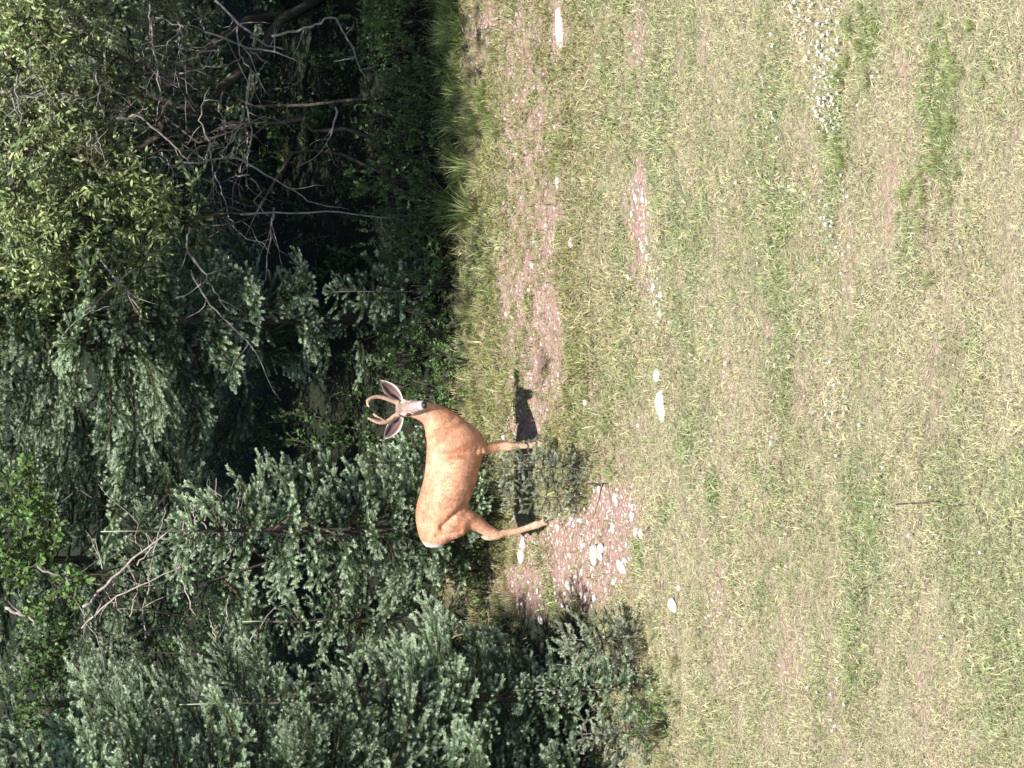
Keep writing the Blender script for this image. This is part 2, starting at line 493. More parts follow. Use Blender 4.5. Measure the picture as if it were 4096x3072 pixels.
stone(578, 2064, 30, 20, 'stone', 0, 2, .6, 'small white stone in reddish soil behind the gravel, left end', 'stone')
stone(592, 2158, 40, 26, 'stone', .5, 4, .6, 'white stone on bare soil left of the gravel patch', 'stone')
stone(960, 2448, 46, 24, 'stone', .2, 1, .6, 'clean white stone on the far side of the gravel patch near its corner', 'stone')
stone(2345, 2228, 60, 26, 'stone', 0, 3, .4, 'white sliver of stone in the brownish soil strip', 'stone')
stone(2100, 2280, 60, 30, 'stone', .7, 5, .4, 'pale greenish white stone between the two soil strips', 'stone')

rr = np.random.RandomState(5)
gcount = 0
used = []
while gcount < 150:
    xq, yq = rr.uniform(640, 1130), rr.uniform(2110, 2610)
    g = gnd(xq, yq)
    _, _, md1, _, _, _ = masks(np.array([g[0]]), np.array([g[1]]))
    if md1[0] < .45 or min([9e9] + [abs(xq - a_) + 2 * abs(yq - b_) for a_, b_ in used]) < 17: continue
    used.append((xq, yq))
    w = rr.choice([14, 18, 24, 32, 46], p=[.3, .3, .22, .12, .06]) * rr.uniform(.8, 1.2)
    stone(xq, yq, w, w * rr.uniform(.4, .75), 'stone', rr.uniform(-.5, .5), rr.randint(12), .5,
          'small whitish stone loose in the gravel patch behind the hind hooves', 'stone', 'loose stones of the gravel patch')
    gcount += 1
for k in range(70):
    s = rr.uniform(0, 1)
    xq = 2330 - s * 560 + rr.normal(0, 25); yq = 2548 + s * 90 + rr.normal(0, 22)
    w = rr.choice([16, 24, 38], p=[.5, .35, .15])
    stone(xq, yq, w, w * rr.uniform(.35, .6), 'stone', rr.uniform(-.4, .4), rr.randint(12), .4,
          'small pinkish white stone in the thin broken strip of stones across the grass', 'stone', 'stones of the broken strip')
# fine gravel
gp = [proto('pebble', stone_mesh(50 + k, 1, .3)) for k in range(5)]
n = 26000
qx = rs.uniform(-3.4, 3.4, n); qy = rs.uniform(-6, 1.0, n)
_, _, md, _, _, mw = masks(qx, qy)
k = (((qx - HOLE[0]) / .11) ** 2 + ((qy - HOLE[1]) / .08) ** 2 > 1) & (rs.uniform(0, 1, n) < np.clip(md ** 1.5 * (1 - mw), .0, 1) * .8)
qx, qy = qx[k], qy[k]; n = len(qx)
scatter('gravel', np.stack([qx, qy, terrain(qx, qy)], -1), rs.uniform(0, 6.28, (n, 3)), rs.gamma(2.2, .0026, n) + .002,
        np.ones((n, 3)), gp, 'fine gravel and soil crumbs on the bare patches', 'gravel')

# ------------------------------------------------------------------ white flowers in the grass
def flower_mesh(seed):
    r = np.random.RandomState(seed); mb = MB()
    mb.tube([(0, 0, 0), (.003, 0, .03), (.002, .003, .055)], .0018, 4, (.12, .2, .05))
    for k in range(34):
        d = r.normal(0, 1, 3); d[2] = abs(d[2]) * 1.0 - .2; d /= np.linalg.norm(d)
        c = np.array([.002, .003, .058]); s = np.cross(d, r.normal(0, 1, 3)); s /= np.linalg.norm(s)
        mb.add([c - s * .003, c + s * .003, c + d * .010 + s * .0038, c + d * .014, c + d * .010 - s * .0038], [(0, 1, 2, 4), (4, 2, 3, 4)], np.array([.9, .9, .88]))
    return mb.mesh('flower', M['petal'])
FM = [flower_mesh(s) for s in range(4)]
fl = []
for k in range(150):
    s = rr.uniform(0, 1) ** .9
    xq = 3090 - s * 560; cy_ = 3265 + s * 70; wd = 105 * (1 - .6 * s)
    fl.append((xq, cy_ + rr.uniform(-wd, wd)))
for (x0, y0, nn, sx, sy) in [(2700, 3085, 7, 120, 25), (2180, 3330, 14, 110, 40), (2340, 3320, 4, 60, 20), (1430, 3340, 14, 120, 30), (2140, 3380, 8, 40, 20),
                              (2740, 3500, 3, 60, 60), (1500, 3700, 10, 500, 200), (800, 3500, 10, 500, 300), (2200, 3150, 5, 400, 60), (1600, 2900, 6, 200, 60), (2250, 3000, 8, 500, 100), (300, 3350, 8, 80, 40)]:
    for _ in range(nn): fl.append((x0 + rr.normal(0, sx), y0 + rr.normal(0, sy)))
for j, (xq, yq) in enumerate(fl):
    if not (-20 < xq < 3110 and yq < 4110): continue
    g = gnd(xq, yq)
    o = link('flower', FM[j % 4], None, (g[0], g[1], float(terrain(g[0], g[1])) - .01), (rr.normal(0, .15), rr.normal(0, .15), rr.uniform(0, 6.28)), rr.uniform(.45, 1.0))
    if j < 150: tag(o, 'tiny white flower head in the dense white drift in short grass', 'flower', 'white flowers in the dense drift')
    else: tag(o, 'tiny white flower head standing scattered in the lawn away from the drift', 'flower', 'scattered white flowers')

# ------------------------------------------------------------------ spruce
def needles(mb, r, pts, dens, nl=.019, nw=.0036, c0=(.10, .165, .075), c1=(.55, .66, .48), tipfrac=0.55, ang=.72):
    """needles all round a twig given by its polyline; colour runs from old (c0) to this year's (c1)"""
    pts = np.asarray(pts); seg = pts[1:] - pts[:-1]; ln = np.linalg.norm(seg, axis=1); tot = ln.sum()
    n = max(6, int(dens * tot))
    s = np.sort(r.uniform(0, tot, n)); cum = np.concatenate([[0], np.cumsum(ln)])
    i = np.clip(np.searchsorted(cum, s) - 1, 0, len(seg) - 1)
    f = (s - cum[i]) / ln[i]
    P = pts[i] + seg[i] * f[:, None]
    T = seg[i] / ln[i][:, None]
    R = r.normal(0, 1, (n, 3)); R -= T * (R * T).sum(1)[:, None]; R /= np.linalg.norm(R, axis=1)[:, None]
    R[:, 2] += .25
    D = T * (1 - ang * .55) + R * ang; D /= np.linalg.norm(D, axis=1)[:, None]
    Wd = np.cross(D, r.normal(0, 1, (n, 3))); Wd /= np.linalg.norm(Wd, axis=1)[:, None]
    l = nl * r.uniform(.75, 1.2, n)
    V = np.empty((n, 3, 3)); V[:, 0] = P - Wd * nw * .5; V[:, 1] = P + Wd * nw * .5; V[:, 2] = P + D * l[:, None]
    F = np.arange(n * 3).reshape(n, 3)
    u = np.clip((s / tot - (1 - tipfrac)) / tipfrac, 0, 1)[:, None]
    C = np.array(c0) * (1 - u) + np.array(c1) * u
    C = C * r.uniform(.75, 1.25, n)[:, None]
    mb.add(V.reshape(-1, 3), F, np.repeat(C, 3, axis=0))

def bough_mesh(Lb, seed, dens=1000, c0=(.10, .165, .075), c1=(.55, .66, .48), sparse=1.0):
    r = np.random.RandomState(seed); mb = MB()
    brown = (.10, .065, .045)
    n = 9; s = np.linspace(0, 1, n)
    sag = r.uniform(.05, .16)
    ax = np.stack([s * Lb, r.normal(0, .02 * Lb, n).cumsum() * .5, Lb * (-sag * np.sin(s * 2.6) + .16 * s ** 3)], -1); ax[0] = 0
    mb.tube(ax, np.linspace(.004 + .008 * Lb, .0022, n), 4, brown)
    needles(mb, r, ax[3:], dens * .9, c0=c0, c1=c1, tipfrac=.35)
    st = .10; side = 1
    while st < .97:
        i = min(int(st * (n - 1)), n - 2); f = st * (n - 1) - i
        P = ax[i] * (1 - f) + ax[i + 1] * f; T = ax[i + 1] - ax[i]; T /= np.linalg.norm(T)
        tl = (Lb * .50 * (1 - st) ** .75 * min(1, .35 + st * 2.5) + .045) * r.uniform(.7, 1.15)
        a = side * r.uniform(.65, 1.05)
        d = np.array([T[0] * math.cos(a) - T[1] * math.sin(a), T[0] * math.sin(a) + T[1] * math.cos(a), T[2] + r.normal(.04, .16)]); d /= np.linalg.norm(d)
        q = [P]; dd = d.copy(); m_ = 5
        for k in range(m_):
            dd = dd + np.array([.10, 0, .035]) + r.normal(0, .05, 3); dd /= np.linalg.norm(dd); q.append(q[-1] + dd * tl / m_)
        q = np.array(q)
        mb.tube(q, np.linspace(.0035, .0015, len(q)), 3, brown)
        needles(mb, r, q, dens, c0=c0, c1=c1)
        if tl > .12:
            u = .22; s2 = 1
            while u < .9:
                j = min(int(u * m_), m_ - 1); P2 = q[j] + (q[j + 1] - q[j]) * (u * m_ - j); T2 = q[j + 1] - q[j]; T2 /= np.linalg.norm(T2)
                sl = tl * .42 * (1 - u) * r.uniform(.7, 1.2) + .03
                cr = np.cross(T2, [0, 0, 1]); cr /= np.linalg.norm(cr)
                d2 = T2 * .75 + cr * s2 * .65 + np.array([0, 0, r.normal(.03, .2)]); d2 /= np.linalg.norm(d2)
                q2 = np.array([P2, P2 + d2 * sl * .5, P2 + (d2 + T2 * .15) * sl])
                needles(mb, r, q2, dens, c0=c0, c1=c1, tipfrac=.7)
                u += .078 / tl / sparse; s2 = -s2
        st += .058 / Lb * r.uniform(.7, 1.3) / sparse; side = -side
    return mb.mesh('bough', M['needle'])

BO = {}
for cls, Lb in (('s', .22), ('m', .42), ('l', .70), ('x', 1.05), ('xx', 1.5)):
    BO[cls] = (Lb, [bough_mesh(Lb, 700 + k * 7 + len(cls) + int(Lb * 100), 1900 if Lb < .8 else 1600) for k in range(4)])
greyc = dict(c0=(.26, .29, .20), c1=(.52, .57, .42))
BO['g'] = (.26, [bough_mesh(.26, 900 + k, 1500, sparse=1.0, **greyc) for k in range(4)])

def pick_bough(r, R, grey=False):
    if grey: return 'g'
    if R < .31: return 's'
    if R < .55: return 'm'
    if R < .88: return 'l'
    return 'x' if R < 1.25 else 'xx'

def spruce(name, base, h, Rb, label, seed, leader=.35, dens=20, under=0, z0=.06, lean=(0, 0), grey=False, power=.8, sector=None, group=None, zmin=0, zmax=1e9):
    r = np.random.RandomState(seed)
    root = link(name, None, None, (base[0], base[1], float(terrain(base[0], base[1]))), (lean[0], lean[1], 0))
    tag(root, label, 'tree', group)
    mb = MB(); zz = np.linspace(0, h - leader * .6, 8)
    mb.tube(np.stack([r.normal(0, .006, 8), r.normal(0, .006, 8), zz - .03], -1), np.linspace(min(.04, (.012 if h > 1.5 else .0015) + h * (.009 if h > 1.5 else .004)), .005 if h > 1.5 else .003, 8), 8)
    mb.obj('trunk', M['bark' if h > 1.5 else 'greytwig'], root, True)
    lb = MB(); lp = np.array([(0, 0, h - leader * .65 - .02), (.003, 0, h - leader * .3), (0, .004, h)])
    lb.tube(lp, np.array([.006, .005, .004]) * (1 if h > 1.5 else .5), 5, (.42, .42, .30) if h > 1.5 else (.22, .24, .15))
    needles(lb, r, lp, 260, .012, .0024, (.30, .33, .22), (.38, .42, .28), ang=.5)
    lb.obj('leader', M['needle'], root)
    for k in range(under):
        z = r.uniform(.1, z0 * h); az = r.uniform(0, 6.28); c = 'm' if r.uniform() < .6 else 'l'; Lb, ms = BO[c]
        link('bough', ms[r.randint(len(ms))], root, (0, 0, z), Euler((r.normal(0, .3), r.uniform(-.1, .5), az)), r.uniform(.8, 1.2))
    lo_, hi_ = z0 * h, h - leader; spc = .20 if h > 1.6 else .085
    nl_ = max(4, int((hi_ - lo_) / spc)); per = max(3, int(round(dens * spc)))
    zs = []
    for q in range(nl_):
        a0 = r.uniform(0, 6.28); zl = lo_ + (hi_ - lo_) * (q + .6) / nl_
        for w in range(per): zs.append((zl + r.normal(0, .012), a0 + w * 6.2832 / per + r.normal(0, .2), 1.0))
        if h > 1.6:
            for w in range(2): zs.append((zl + spc * .5, r.uniform(0, 6.28), .5))
    for (z, az, fs) in zs:
        if z < zmin or z > zmax: continue
        R = Rb * max(.08, (1 - z / (h + .02))) ** power * r.uniform(.78, 1.12) * fs
        if z < .18 * h: R *= .75
        if sector is not None and abs((az - sector[0] + math.pi) % (2 * math.pi) - math.pi) > sector[1]: continue
        c = pick_bough(r, R, grey); Lb, ms = BO[c]
        tilt = .55 * (z / h) ** 1.5 - .10 + r.normal(0, .10)
        sc = R / Lb
        link('bough', ms[r.randint(len(ms))], root, (math.cos(az) * .01, math.sin(az) * .01, z), Euler((r.normal(0, .25), -tilt, az)), (sc, min(sc, 1.25) if sc > 1 else max(sc, .8) , max(min(sc, 1.2), .85)))
    return root

# the spruces one can tell apart
def H(base, ytop):           # height of something standing at base that reaches photo row ytop
    d = at(0, ytop, base[1]); return d[2]
b = gnd(-170, 2330); spruce('spruce_tree', b, 6.2, 1.75, 'tall dense spruce filling the left edge beside the deer, boughs reaching right over the grass', 1, dens=32, power=.55, leader=.4)
b = gnd(292, 2380); spruce('spruce_tree', b, H(b, 715), .72, 'blue green spruce with long bare pale leader rising before the dense spruce at the left', 2, leader=.8, dens=24, power=.7)
b = gnd(962, 1975); spruce('spruce_tree', b, H(b, 415), .86, 'young spruce with pale leader directly behind the rump of the deer', 3, leader=.62, dens=32, power=.62)
b = gnd(1790, 1560); spruce('spruce_tree', b, 6.4, 1.55, 'tall spruce with drooping boughs in the shade above the antlers of the deer', 4, dens=26, power=.5, z0=.33, under=46)
b = gnd(600, 1850); spruce('spruce_tree', b, H(b, 1050), .6, 'spruce behind the fallen branches, between the two spruces with bare leaders', 5, dens=26, power=.7)
b = gnd(1215, 1905); spruce('spruce_tree', b, H(b, 1480), .42, 'low bushy spruce behind the neck of the deer', 6, leader=.08, dens=40, power=.5)
b = gnd(1905, 1760); spruce('spruce_tree', b, H(b, 1290), .42, 'small shaded spruce at the dark wood edge right of the deer head', 7, leader=.08, dens=34, power=.5)
# seedlings in the grass
b = gnd(322, 2600); spruce('spruce_sapling', b, H(b, 2070), .30, 'knee high spruce sapling with thin leader below the left boughs', 11, leader=.2, dens=36)
b = gnd(520, 2560); spruce('spruce_sapling', b, H(b, 2210), .30, 'grey green spruce sapling nearest the gravel at the left', 12, leader=.1, dens=44, grey=True, power=.4)
b = gnd(140, 2620); spruce('spruce_sapling', b, H(b, 2290), .30, 'grey green spruce sapling at the far left edge of the grass', 13, leader=.1, dens=44, grey=True, power=.4)
b = gnd(420, 2500); spruce('spruce_sapling', b, H(b, 2180), .30, 'darker low spruce sapling tucked under the boughs between two grey ones', 14, leader=.08, dens=40, power=.4)
b = gnd(1085, 2330); spruce('spruce_sapling', b, H(b, 1960), .19, 'sparse grey spruce sapling in front of the belly of the deer, left one of two', 15, leader=.1, dens=30, grey=True, power=.3)
b = gnd(1200, 2345); spruce('spruce_sapling', b, H(b, 1950), .19, 'sparse grey spruce sapling beside the front legs of the deer, right one of two', 16, leader=.1, dens=30, grey=True, power=.3)
b = gnd(1255, 2240); spruce('spruce_sapling', b, .34, .13, 'tiny sapling sprig rising against the front shin of the deer', 17, leader=.05, dens=40, grey=True, power=.3)

# ------------------------------------------------------------------ broad-leaved sprays
def leafspray(seed, Ls, nleaf, ll, lw, c0, c1, mat, tw=.0025, twc=(.18, .15, .12), bend=.25, spread=.9):
    r = np.random.RandomState(seed); mb = MB()
    n = 7; p = [np.zeros(3)]; d = np.array([0, 0, 1.0])
    for k in range(n - 1):
        d = d + r.normal(0, bend * .5, 3) + np.array([bend * .3, 0, 0]); d /= np.linalg.norm(d); p.append(p[-1] + d * Ls / (n - 1))
    p = np.array(p); mb.tube(p, np.linspace(tw * 1.6, tw * .6, n), 3, twc)
    tw_ = [(p, 1.0)]
    for k in range(6):
        j = r.randint(1, n - 1); dd = (p[j + 1 if j + 1 < n else j] - p[j - 1]); dd /= np.linalg.norm(dd)
        dd = dd + r.normal(0, .7, 3); dd /= np.linalg.norm(dd); l = Ls * r.uniform(.25, .5)
        q = np.array([p[j], p[j] + dd * l * .5, p[j] + dd * l + r.normal(0, .02, 3)])
        mb.tube(q, [tw, tw * .7, tw * .4], 3, twc, cap=False); tw_.append((q, .6))
    wts = np.array([w for _, w in tw_]); wts /= wts.sum()
    for k in range(nleaf):
        q, _ = tw_[r.choice(len(tw_), p=wts)]
        u = r.uniform(.15, 1) * (len(q) - 1); i = min(int(u), len(q) - 2)
        P = q[i] + (q[i + 1] - q[i]) * (u - i); T = q[i + 1] - q[i]; T /= np.linalg.norm(T)
        D = T * .55 + r.normal(0, .55, 3) * spread + np.array([0, 0, -.08]); D /= np.linalg.norm(D)
        nn = np.array([0, -.25, .8]) + r.normal(0, .6, 3); W = np.cross(D, nn); W /= np.linalg.norm(W); Nn = np.cross(W, D)
        l = ll * r.uniform(.6, 1.15); w = lw * r.uniform(.75, 1.15)
        V = [P, P + D * l * .3 + W * w * .42 - Nn * 0, P + D * l * .65 + W * w * .38, P + D * l - Nn * l * .12,
             P + D * l * .65 - W * w * .38, P + D * l * .3 - W * w * .42, P + D * l * .5 - Nn * w * .14]
        u_ = r.uniform(0, 1); c = (np.array(c0) * (1 - u_) + np.array(c1) * u_) * r.uniform(.8, 1.2)
        mb.add(V, [(0, 1, 6, 0), (1, 2, 6, 1), (2, 3, 6, 2), (3, 4, 6, 3), (4, 5, 6, 4), (5, 0, 6, 5)], c)
    return mb.mesh('leaf_spray', mat)

WIL = [leafspray(300 + k, .48, 54, .068, .023, (.08, .15, .04), (.43, .48, .22), M['willow']) for k in range(7)]
WILG = [leafspray(330 + k, .48, 46, .060, .023, (.08, .13, .045), (.36, .40, .20), M['willow']) for k in range(5)]
BRO = [leafspray(360 + k, .34, 46, .042, .034, (.04, .085, .03), (.10, .17, .05), M['broad']) for k in range(6)]
BRB = [leafspray(380 + k, .36, 50, .046, .034, (.09, .18, .04), (.15, .23, .08), M['broad']) for k in range(5)]

def limb(mb, a_, b_, r0, r1, r, wob=.05, n=8, sag=0.0):
    a_ = np.asarray(a_, float); b_ = np.asarray(b_, float)
    t = np.linspace(0, 1, n)[:, None]
    P = a_ + (b_ - a_) * t; ln = np.linalg.norm(b_ - a_)
    w = r.normal(0, wob * ln, (n, 3)).cumsum(0) * .4; w -= w[0] + (w[-1] - w[0]) * t
    P = P + w + np.array([0, 0, 1]) * sag * ln * (4 * t * (1 - t))
    mb.tube(P, np.linspace(r0, r1, n), 5)
    return P

def leafy_tree(name, base, blobs, label, cat, sprays, seed, stems=3, big=1.0, lo=6, rad=.03, stemmat='bark'):
    """blobs: (centre, radii, count of sprays); stems rise from the base to every blob"""
    r = np.random.RandomState(seed); bz = float(terrain(base[0], base[1]))
    root = link(name, None, None, (base[0], base[1], bz)); tag(root, label, cat)
    o3 = np.array([base[0], base[1], bz])
    order = sorted(range(len(blobs)), key=lambda q: blobs[q][0][0]); mains = {}
    for k in range(stems):
        g_ = order[k * len(order) // stems:(k + 1) * len(order) // stems]
        if not g_: continue
        cm = np.mean([np.asarray(blobs[q][0]) for q in g_], axis=0) - o3
        mb = MB(); st0 = limb(mb, (r.normal(0, .08), r.normal(0, .08), -.05), cm, rad, rad * .4, r, .10, 14, .04)
        mb.obj('stem', M[stemmat], root, True)
        for q in g_: mains[q] = st0
    for bi, (c, R, cnt, *sp) in enumerate(blobs):
        cl = np.asarray(c) - o3; st0 = mains[bi]
        mb = MB(); st = limb(mb, st0[r.randint(lo, lo + 3)], cl, rad * .5, rad * .25, r, .07, 10, .05)
        for k in range(max(3, cnt // 9)):
            d = r.normal(0, 1, 3); d /= np.linalg.norm(d)
            limb(mb, st[r.randint(5, 10)], cl + d * np.array(R) * .85, .008, .003, r, .09, 6, .04)
        mb.obj('branch', M[stemmat], root, True)
        ms = sp[0] if sp else sprays
        for k in range(cnt):
            d = r.normal(0, 1, 3); d /= np.linalg.norm(d)
            rad_ = r.uniform(.2, 1) ** .5
            P = cl + d * np.array(R) * rad_
            dirv = Vector((d[0] * .7 + r.normal(0, .35), d[1] * .7 - .15 + r.normal(0, .35), .55 + d[2] * .5 + r.normal(0, .25)))
            q = dirv.to_track_quat('Z', 'Y').to_euler(); 
            e = (dirv.to_track_quat('Z', 'Y') @ Euler((0, 0, r.uniform(0, 6.28))).to_quaternion()).to_euler()
            link('leaf_spray', ms[r.randint(len(ms))], root, tuple(P - np.array(dirv) * .2), e, r.uniform(.75, 1.2) * big)
    return root

wb = gnd(2500, 1640)
leafy_tree('willow', wb, [
    (at(2090, 330, 2.2), (.55, .45, .55), 70, WIL), (at(2230, 620, 2.0), (.35, .3, .3), 35, WIL), (at(1930, 120, 2.3), (.4, .4, .35), 40, WIL),
    (at(2400, 120, 2.5), (.5, .45, .5), 60, WILG), (at(2800, 60, 2.6), (.6, .5, .55), 70, WILG), (at(3000, 260, 2.6), (.35, .4, .4), 32, WILG),
    (at(2620, 420, 2.7), (.45, .4, .3), 32, WILG), (at(2450, 330, 2.6), (.35, .4, .4), 34, WILG), (at(2950, 700, 2.9), (.3, .4, .5), 18, WILG), (at(2620, 760, 2.9), (.3, .4, .3), 9, WILG),
    (at(2130, 110, 1.9), (.45, .3, .3), 30, WIL), (at(2330, 300, 2.0), (.3, .3, .3), 16, WILG), (at(2700, 200, 2.2), (.4, .3, .3), 36, WILG), (at(2980, 110, 2.2), (.3, .3, .3), 30, WIL),
    (at(2300, -350, 2.9), (.9, .6, .5), 70, WILG), (at(3050, -350, 3.0), (.8, .6, .5), 60, WILG)],
    'yellow green willow with arching grey branches above the dark hollow', 'tree', WIL, 21, rad=.016)
b = gnd(1040, 1640)
leafy_tree('aspen_sapling', b, [(at(985, 110, 1.9), (.32, .3, .3), 26), (at(800, 60, 1.9), (.2, .25, .25), 12), (at(720, 240, 1.7), (.14, .2, .18), 8)],
           'fresh green leafy sapling at the top left behind the spruce leader', 'sapling', BRB, 22, rad=.014)
b = gnd(480, 1700)
leafy_tree('aspen_sapling', b, [(at(500, 190, 1.7), (.35, .3, .3), 22, BRO), (at(250, 120, 1.6), (.3, .3, .3), 20, BRO)],
           'darker leafy sapling half hidden behind the upper boughs of the left spruce', 'sapling', BRO, 23, rad=.014)

# low shrubs along the wood edge
rb = np.random.RandomState(77)
def shrub(base, h, w, cnt, label, ms, seed, group=None):
    r = np.random.RandomState(seed); z = float(terrain(base[0], base[1]))
    root = link('shrub', None, None, (base[0], base[1], z)); tag(root, label, 'shrub', group)
    mb = MB()
    for k in range(5):
        a_ = r.uniform(0, 6.28); mb.tube([(0, 0, -.02), (math.cos(a_) * w * .3, math.sin(a_) * w * .3, h * .5), (math.cos(a_) * w * .6, math.sin(a_) * w * .6, h * .9)], [.006, .004, .002], 4)
    mb.obj('stem', M['bark'], root)
    for k in range(cnt):
        a_ = r.uniform(0, 6.28); q = math.sqrt(r.uniform(0, 1)); zz = r.uniform(.02, .75) * h
        dirv = Vector((math.cos(a_) * .6 * q, math.sin(a_) * .6 * q, 1.0)); e = (dirv.to_track_quat('Z', 'Y') @ Euler((0, 0, r.uniform(0, 6.28))).to_quaternion()).to_euler()
        link('leaf_spray', ms[r.randint(len(ms))], root, (math.cos(a_) * w * q * (1 - zz / h * .5), math.sin(a_) * w * q * (1 - zz / h * .5), zz), e, r.uniform(.5, .85) * max(.6, min(1.2, h / .5)))
    return root
k = 0
for xq in range(1500, 3180, 105):
    for row in range(2):
        edge = 1870 - 60 * min(1, max(0, (xq - 1700) / 1200))
        g = gnd(xq + rb.normal(0, 30), edge - 50 - row * 95 + rb.normal(0, 18))
        nth = ['first', 'second', 'third', 'fourth', 'fifth', 'sixth', 'seventh', 'eighth', 'ninth', 'tenth', 'eleventh', 'twelfth', 'thirteenth', 'fourteenth', 'fifteenth', 'sixteenth', 'seventeenth'][(xq - 1500) // 105]
        shrub(g, rb.uniform(.28, .5), rb.uniform(.16, .26), 13, 'low leafy shrub in the %s row along the wood edge, %s from the deer' % (('front', 'rear')[row], nth), BRO if rb.uniform() < .8 else BRB, 500 + k, 'low shrubs along the shaded wood edge'); k += 1
for (xq, yq, hh, lab, ms) in [(1420, 1850, .34, 'fresh green shrub in the sun just right of the deer neck', BRB), (1620, 1890, .30, 'bright green shrub at the sunny edge right of the antlers', BRB),
                        (180, 2680, .28, 'yellow green leafy plant at the left edge under the grey saplings', BRB),
                        (700, 1990, .34, 'olive green shrub left of the rump of the deer', BRO), (800, 1960, .36, 'green shrub just behind the rump of the deer', BRO),
                        (1100, 1990, .3, 'low green shrub seen under the belly of the deer', BRO), (1010, 2010, .22, 'low green shrub seen between belly and hind leg of the deer', BRB)]:
    shrub(gnd(xq, yq), hh, .2, 12, lab, ms, 800 + xq)

# ------------------------------------------------------------------ wood behind (dark, shaded)
spruce('spruce_tree', (-3.2, 3.6), 8.5, 1.8, 'tall spruce deep in the wood behind the left edge', 31, dens=13, power=.5, z0=.05, zmax=6.5)
spruce('spruce_tree', (-1.4, 4.0), 8.5, 1.7, 'tall spruce deep in the wood behind the fallen branches', 32, dens=14, power=.5, z0=.05, zmax=6.5)
spruce('spruce_tree', (.3, 4.6), 9.0, 1.8, 'tall dark spruce deep in the wood above the deer head', 33, dens=14, power=.5, z0=.05, zmax=6.5)
spruce('spruce_tree', (2.0, 5.6), 9.0, 1.9, 'tall dark spruce deep in the wood behind the willow', 34, dens=14, power=.5, z0=.05, zmax=6.5)
spruce('spruce_tree', (3.8, 4.8), 8.0, 1.8, 'tall spruce in the wood behind the right half of the willow', 35, dens=13, power=.5, z0=.05, zmax=6.5)
spruce('spruce_tree', (-4.6, 1.6), 6.5, 1.6, 'spruce standing outside the left frame edge', 36, dens=12, power=.6)
spruce('spruce_tree', (5.0, 2.6), 6.5, 1.6, 'spruce standing outside the right frame edge', 37, dens=12, power=.6)
leafy_tree('willow', (3.2, 3.9), [((1.3, 3.6, 4.2), (1.2, .8, .6), 80, WILG), ((2.8, 4.0, 4.3), (1.2, .8, .6), 80, WILG), ((.6, 3.2, 3.6), (.8, .6, .5), 50, WILG)],
           'tall dense willow behind the front one, its crown closing the top of the picture', 'tree', WILG, 41, rad=.05)

leafy_tree('willow', (5.2, 6.0), [((.3, 5.0, 4.6), (1.0, .9, .7), 55, WILG), ((1.8, 5.2, 4.8), (1.0, .9, .7), 55, WILG), ((3.2, 5.2, 4.8), (1.0, .9, .7), 55, WILG), ((4.4, 5.6, 4.8), (1.0, .9, .7), 45, WILG)],
           'broad unseen crown added above the back of the wood to shade its floor', 'tree', WILG, 44, rad=.05, big=1.5)  # unseen canopy added overhead to keep sun off the far wood floor
leafy_tree('shade_tree', (7.2, 1.0), [((x_, y_, z_), (.75, .7, .45), 46, WILG) for x_, y_, z_ in
           ((.35, -.9, 6.0), (1.1, -.6, 5.7), (1.2, -1.5, 6.6), (2.1, -.9, 5.8), (2.2, -.3, 5.6), (3.1, -.8, 5.8), (3.2, -1.6, 6.6), (4.0, -.6, 5.8), (4.1, -.9, 5.9), (.6, -.7, 5.6), (1.6, -.7, 5.6), (2.6, -.7, 5.6))],
           'tall unseen tree added right of the frame, its crown shaped to shade the wood edge', 'tree', WILG, 42, rad=.08, big=1.45, lo=11)  # added out of view; crown placed so its shadow starts at the wood edge

# ------------------------------------------------------------------ dead branches and fallen wood
def dead(pts, r0, r1, label, twigs=0, seed=0, mat='deadwood', name='dead_branch', group=None):
    r = np.random.RandomState(seed)
    pts = np.array(pts, float)
    t = np.linspace(0, len(pts) - 1, len(pts) * 4); i = np.minimum(t.astype(int), len(pts) - 2); f = (t - i)[:, None]
    P = pts[i] * (1 - f) + pts[i + 1] * f + r.normal(0, .006, (len(t), 3))
    o0 = P[0].copy(); root = None
    mb = MB(); mb.tube(P - o0, np.linspace(r0, r1, len(P)), 6)
    root = mb.obj(name, M[mat], None, True); root.location = o0; tag(root, label, 'branch', group)
    for k in range(twigs):
        j = r.randint(2, len(P) - 1); d = P[j] - P[j - 1]; d /= np.linalg.norm(d) + 1e-9
        d = d * .6 + r.normal(0, .7, 3); d /= np.linalg.norm(d); l = r.uniform(.12, .45)
        tb = MB(); q = [P[j] - o0]
        for s in range(4):
            d = d + r.normal(0, .25, 3); d /= np.linalg.norm(d); q.append(q[-1] + d * l / 4)
        tb.tube(q, np.linspace(r1 * .9 + .001, .0015, 5), 4); tb.obj('twig', M[mat], root)
    return root
def A3(l): return [at(*q) for q in l]
dead(A3([(640, 330, 1.6), (790, 480, 1.3), (900, 610, 1.1), (1018, 770, .95)]), .012, .004, 'long pale fallen branch slanting down right toward the back of the deer', 5, 1)
dead(A3([(560, 320, 1.5), (690, 470, 1.3), (760, 620, 1.1), (830, 800, 1.0)]), .008, .003, 'thinner fallen branch lying just below the long pale one', 4, 2)
dead(A3([(800, 150, 1.6), (760, 260, 1.5), (620, 330, 1.4), (560, 350, 1.35)]), .008, .004, 'thin crooked branch hanging at the top left below fresh leaves', 5, 3, 'greytwig')
dead(A3([(640, 20, 1.6), (610, 90, 1.5), (590, 140, 1.5)]), .014, .008, 'short bright broken stick at the top edge left of the leafy sapling', 1, 4)
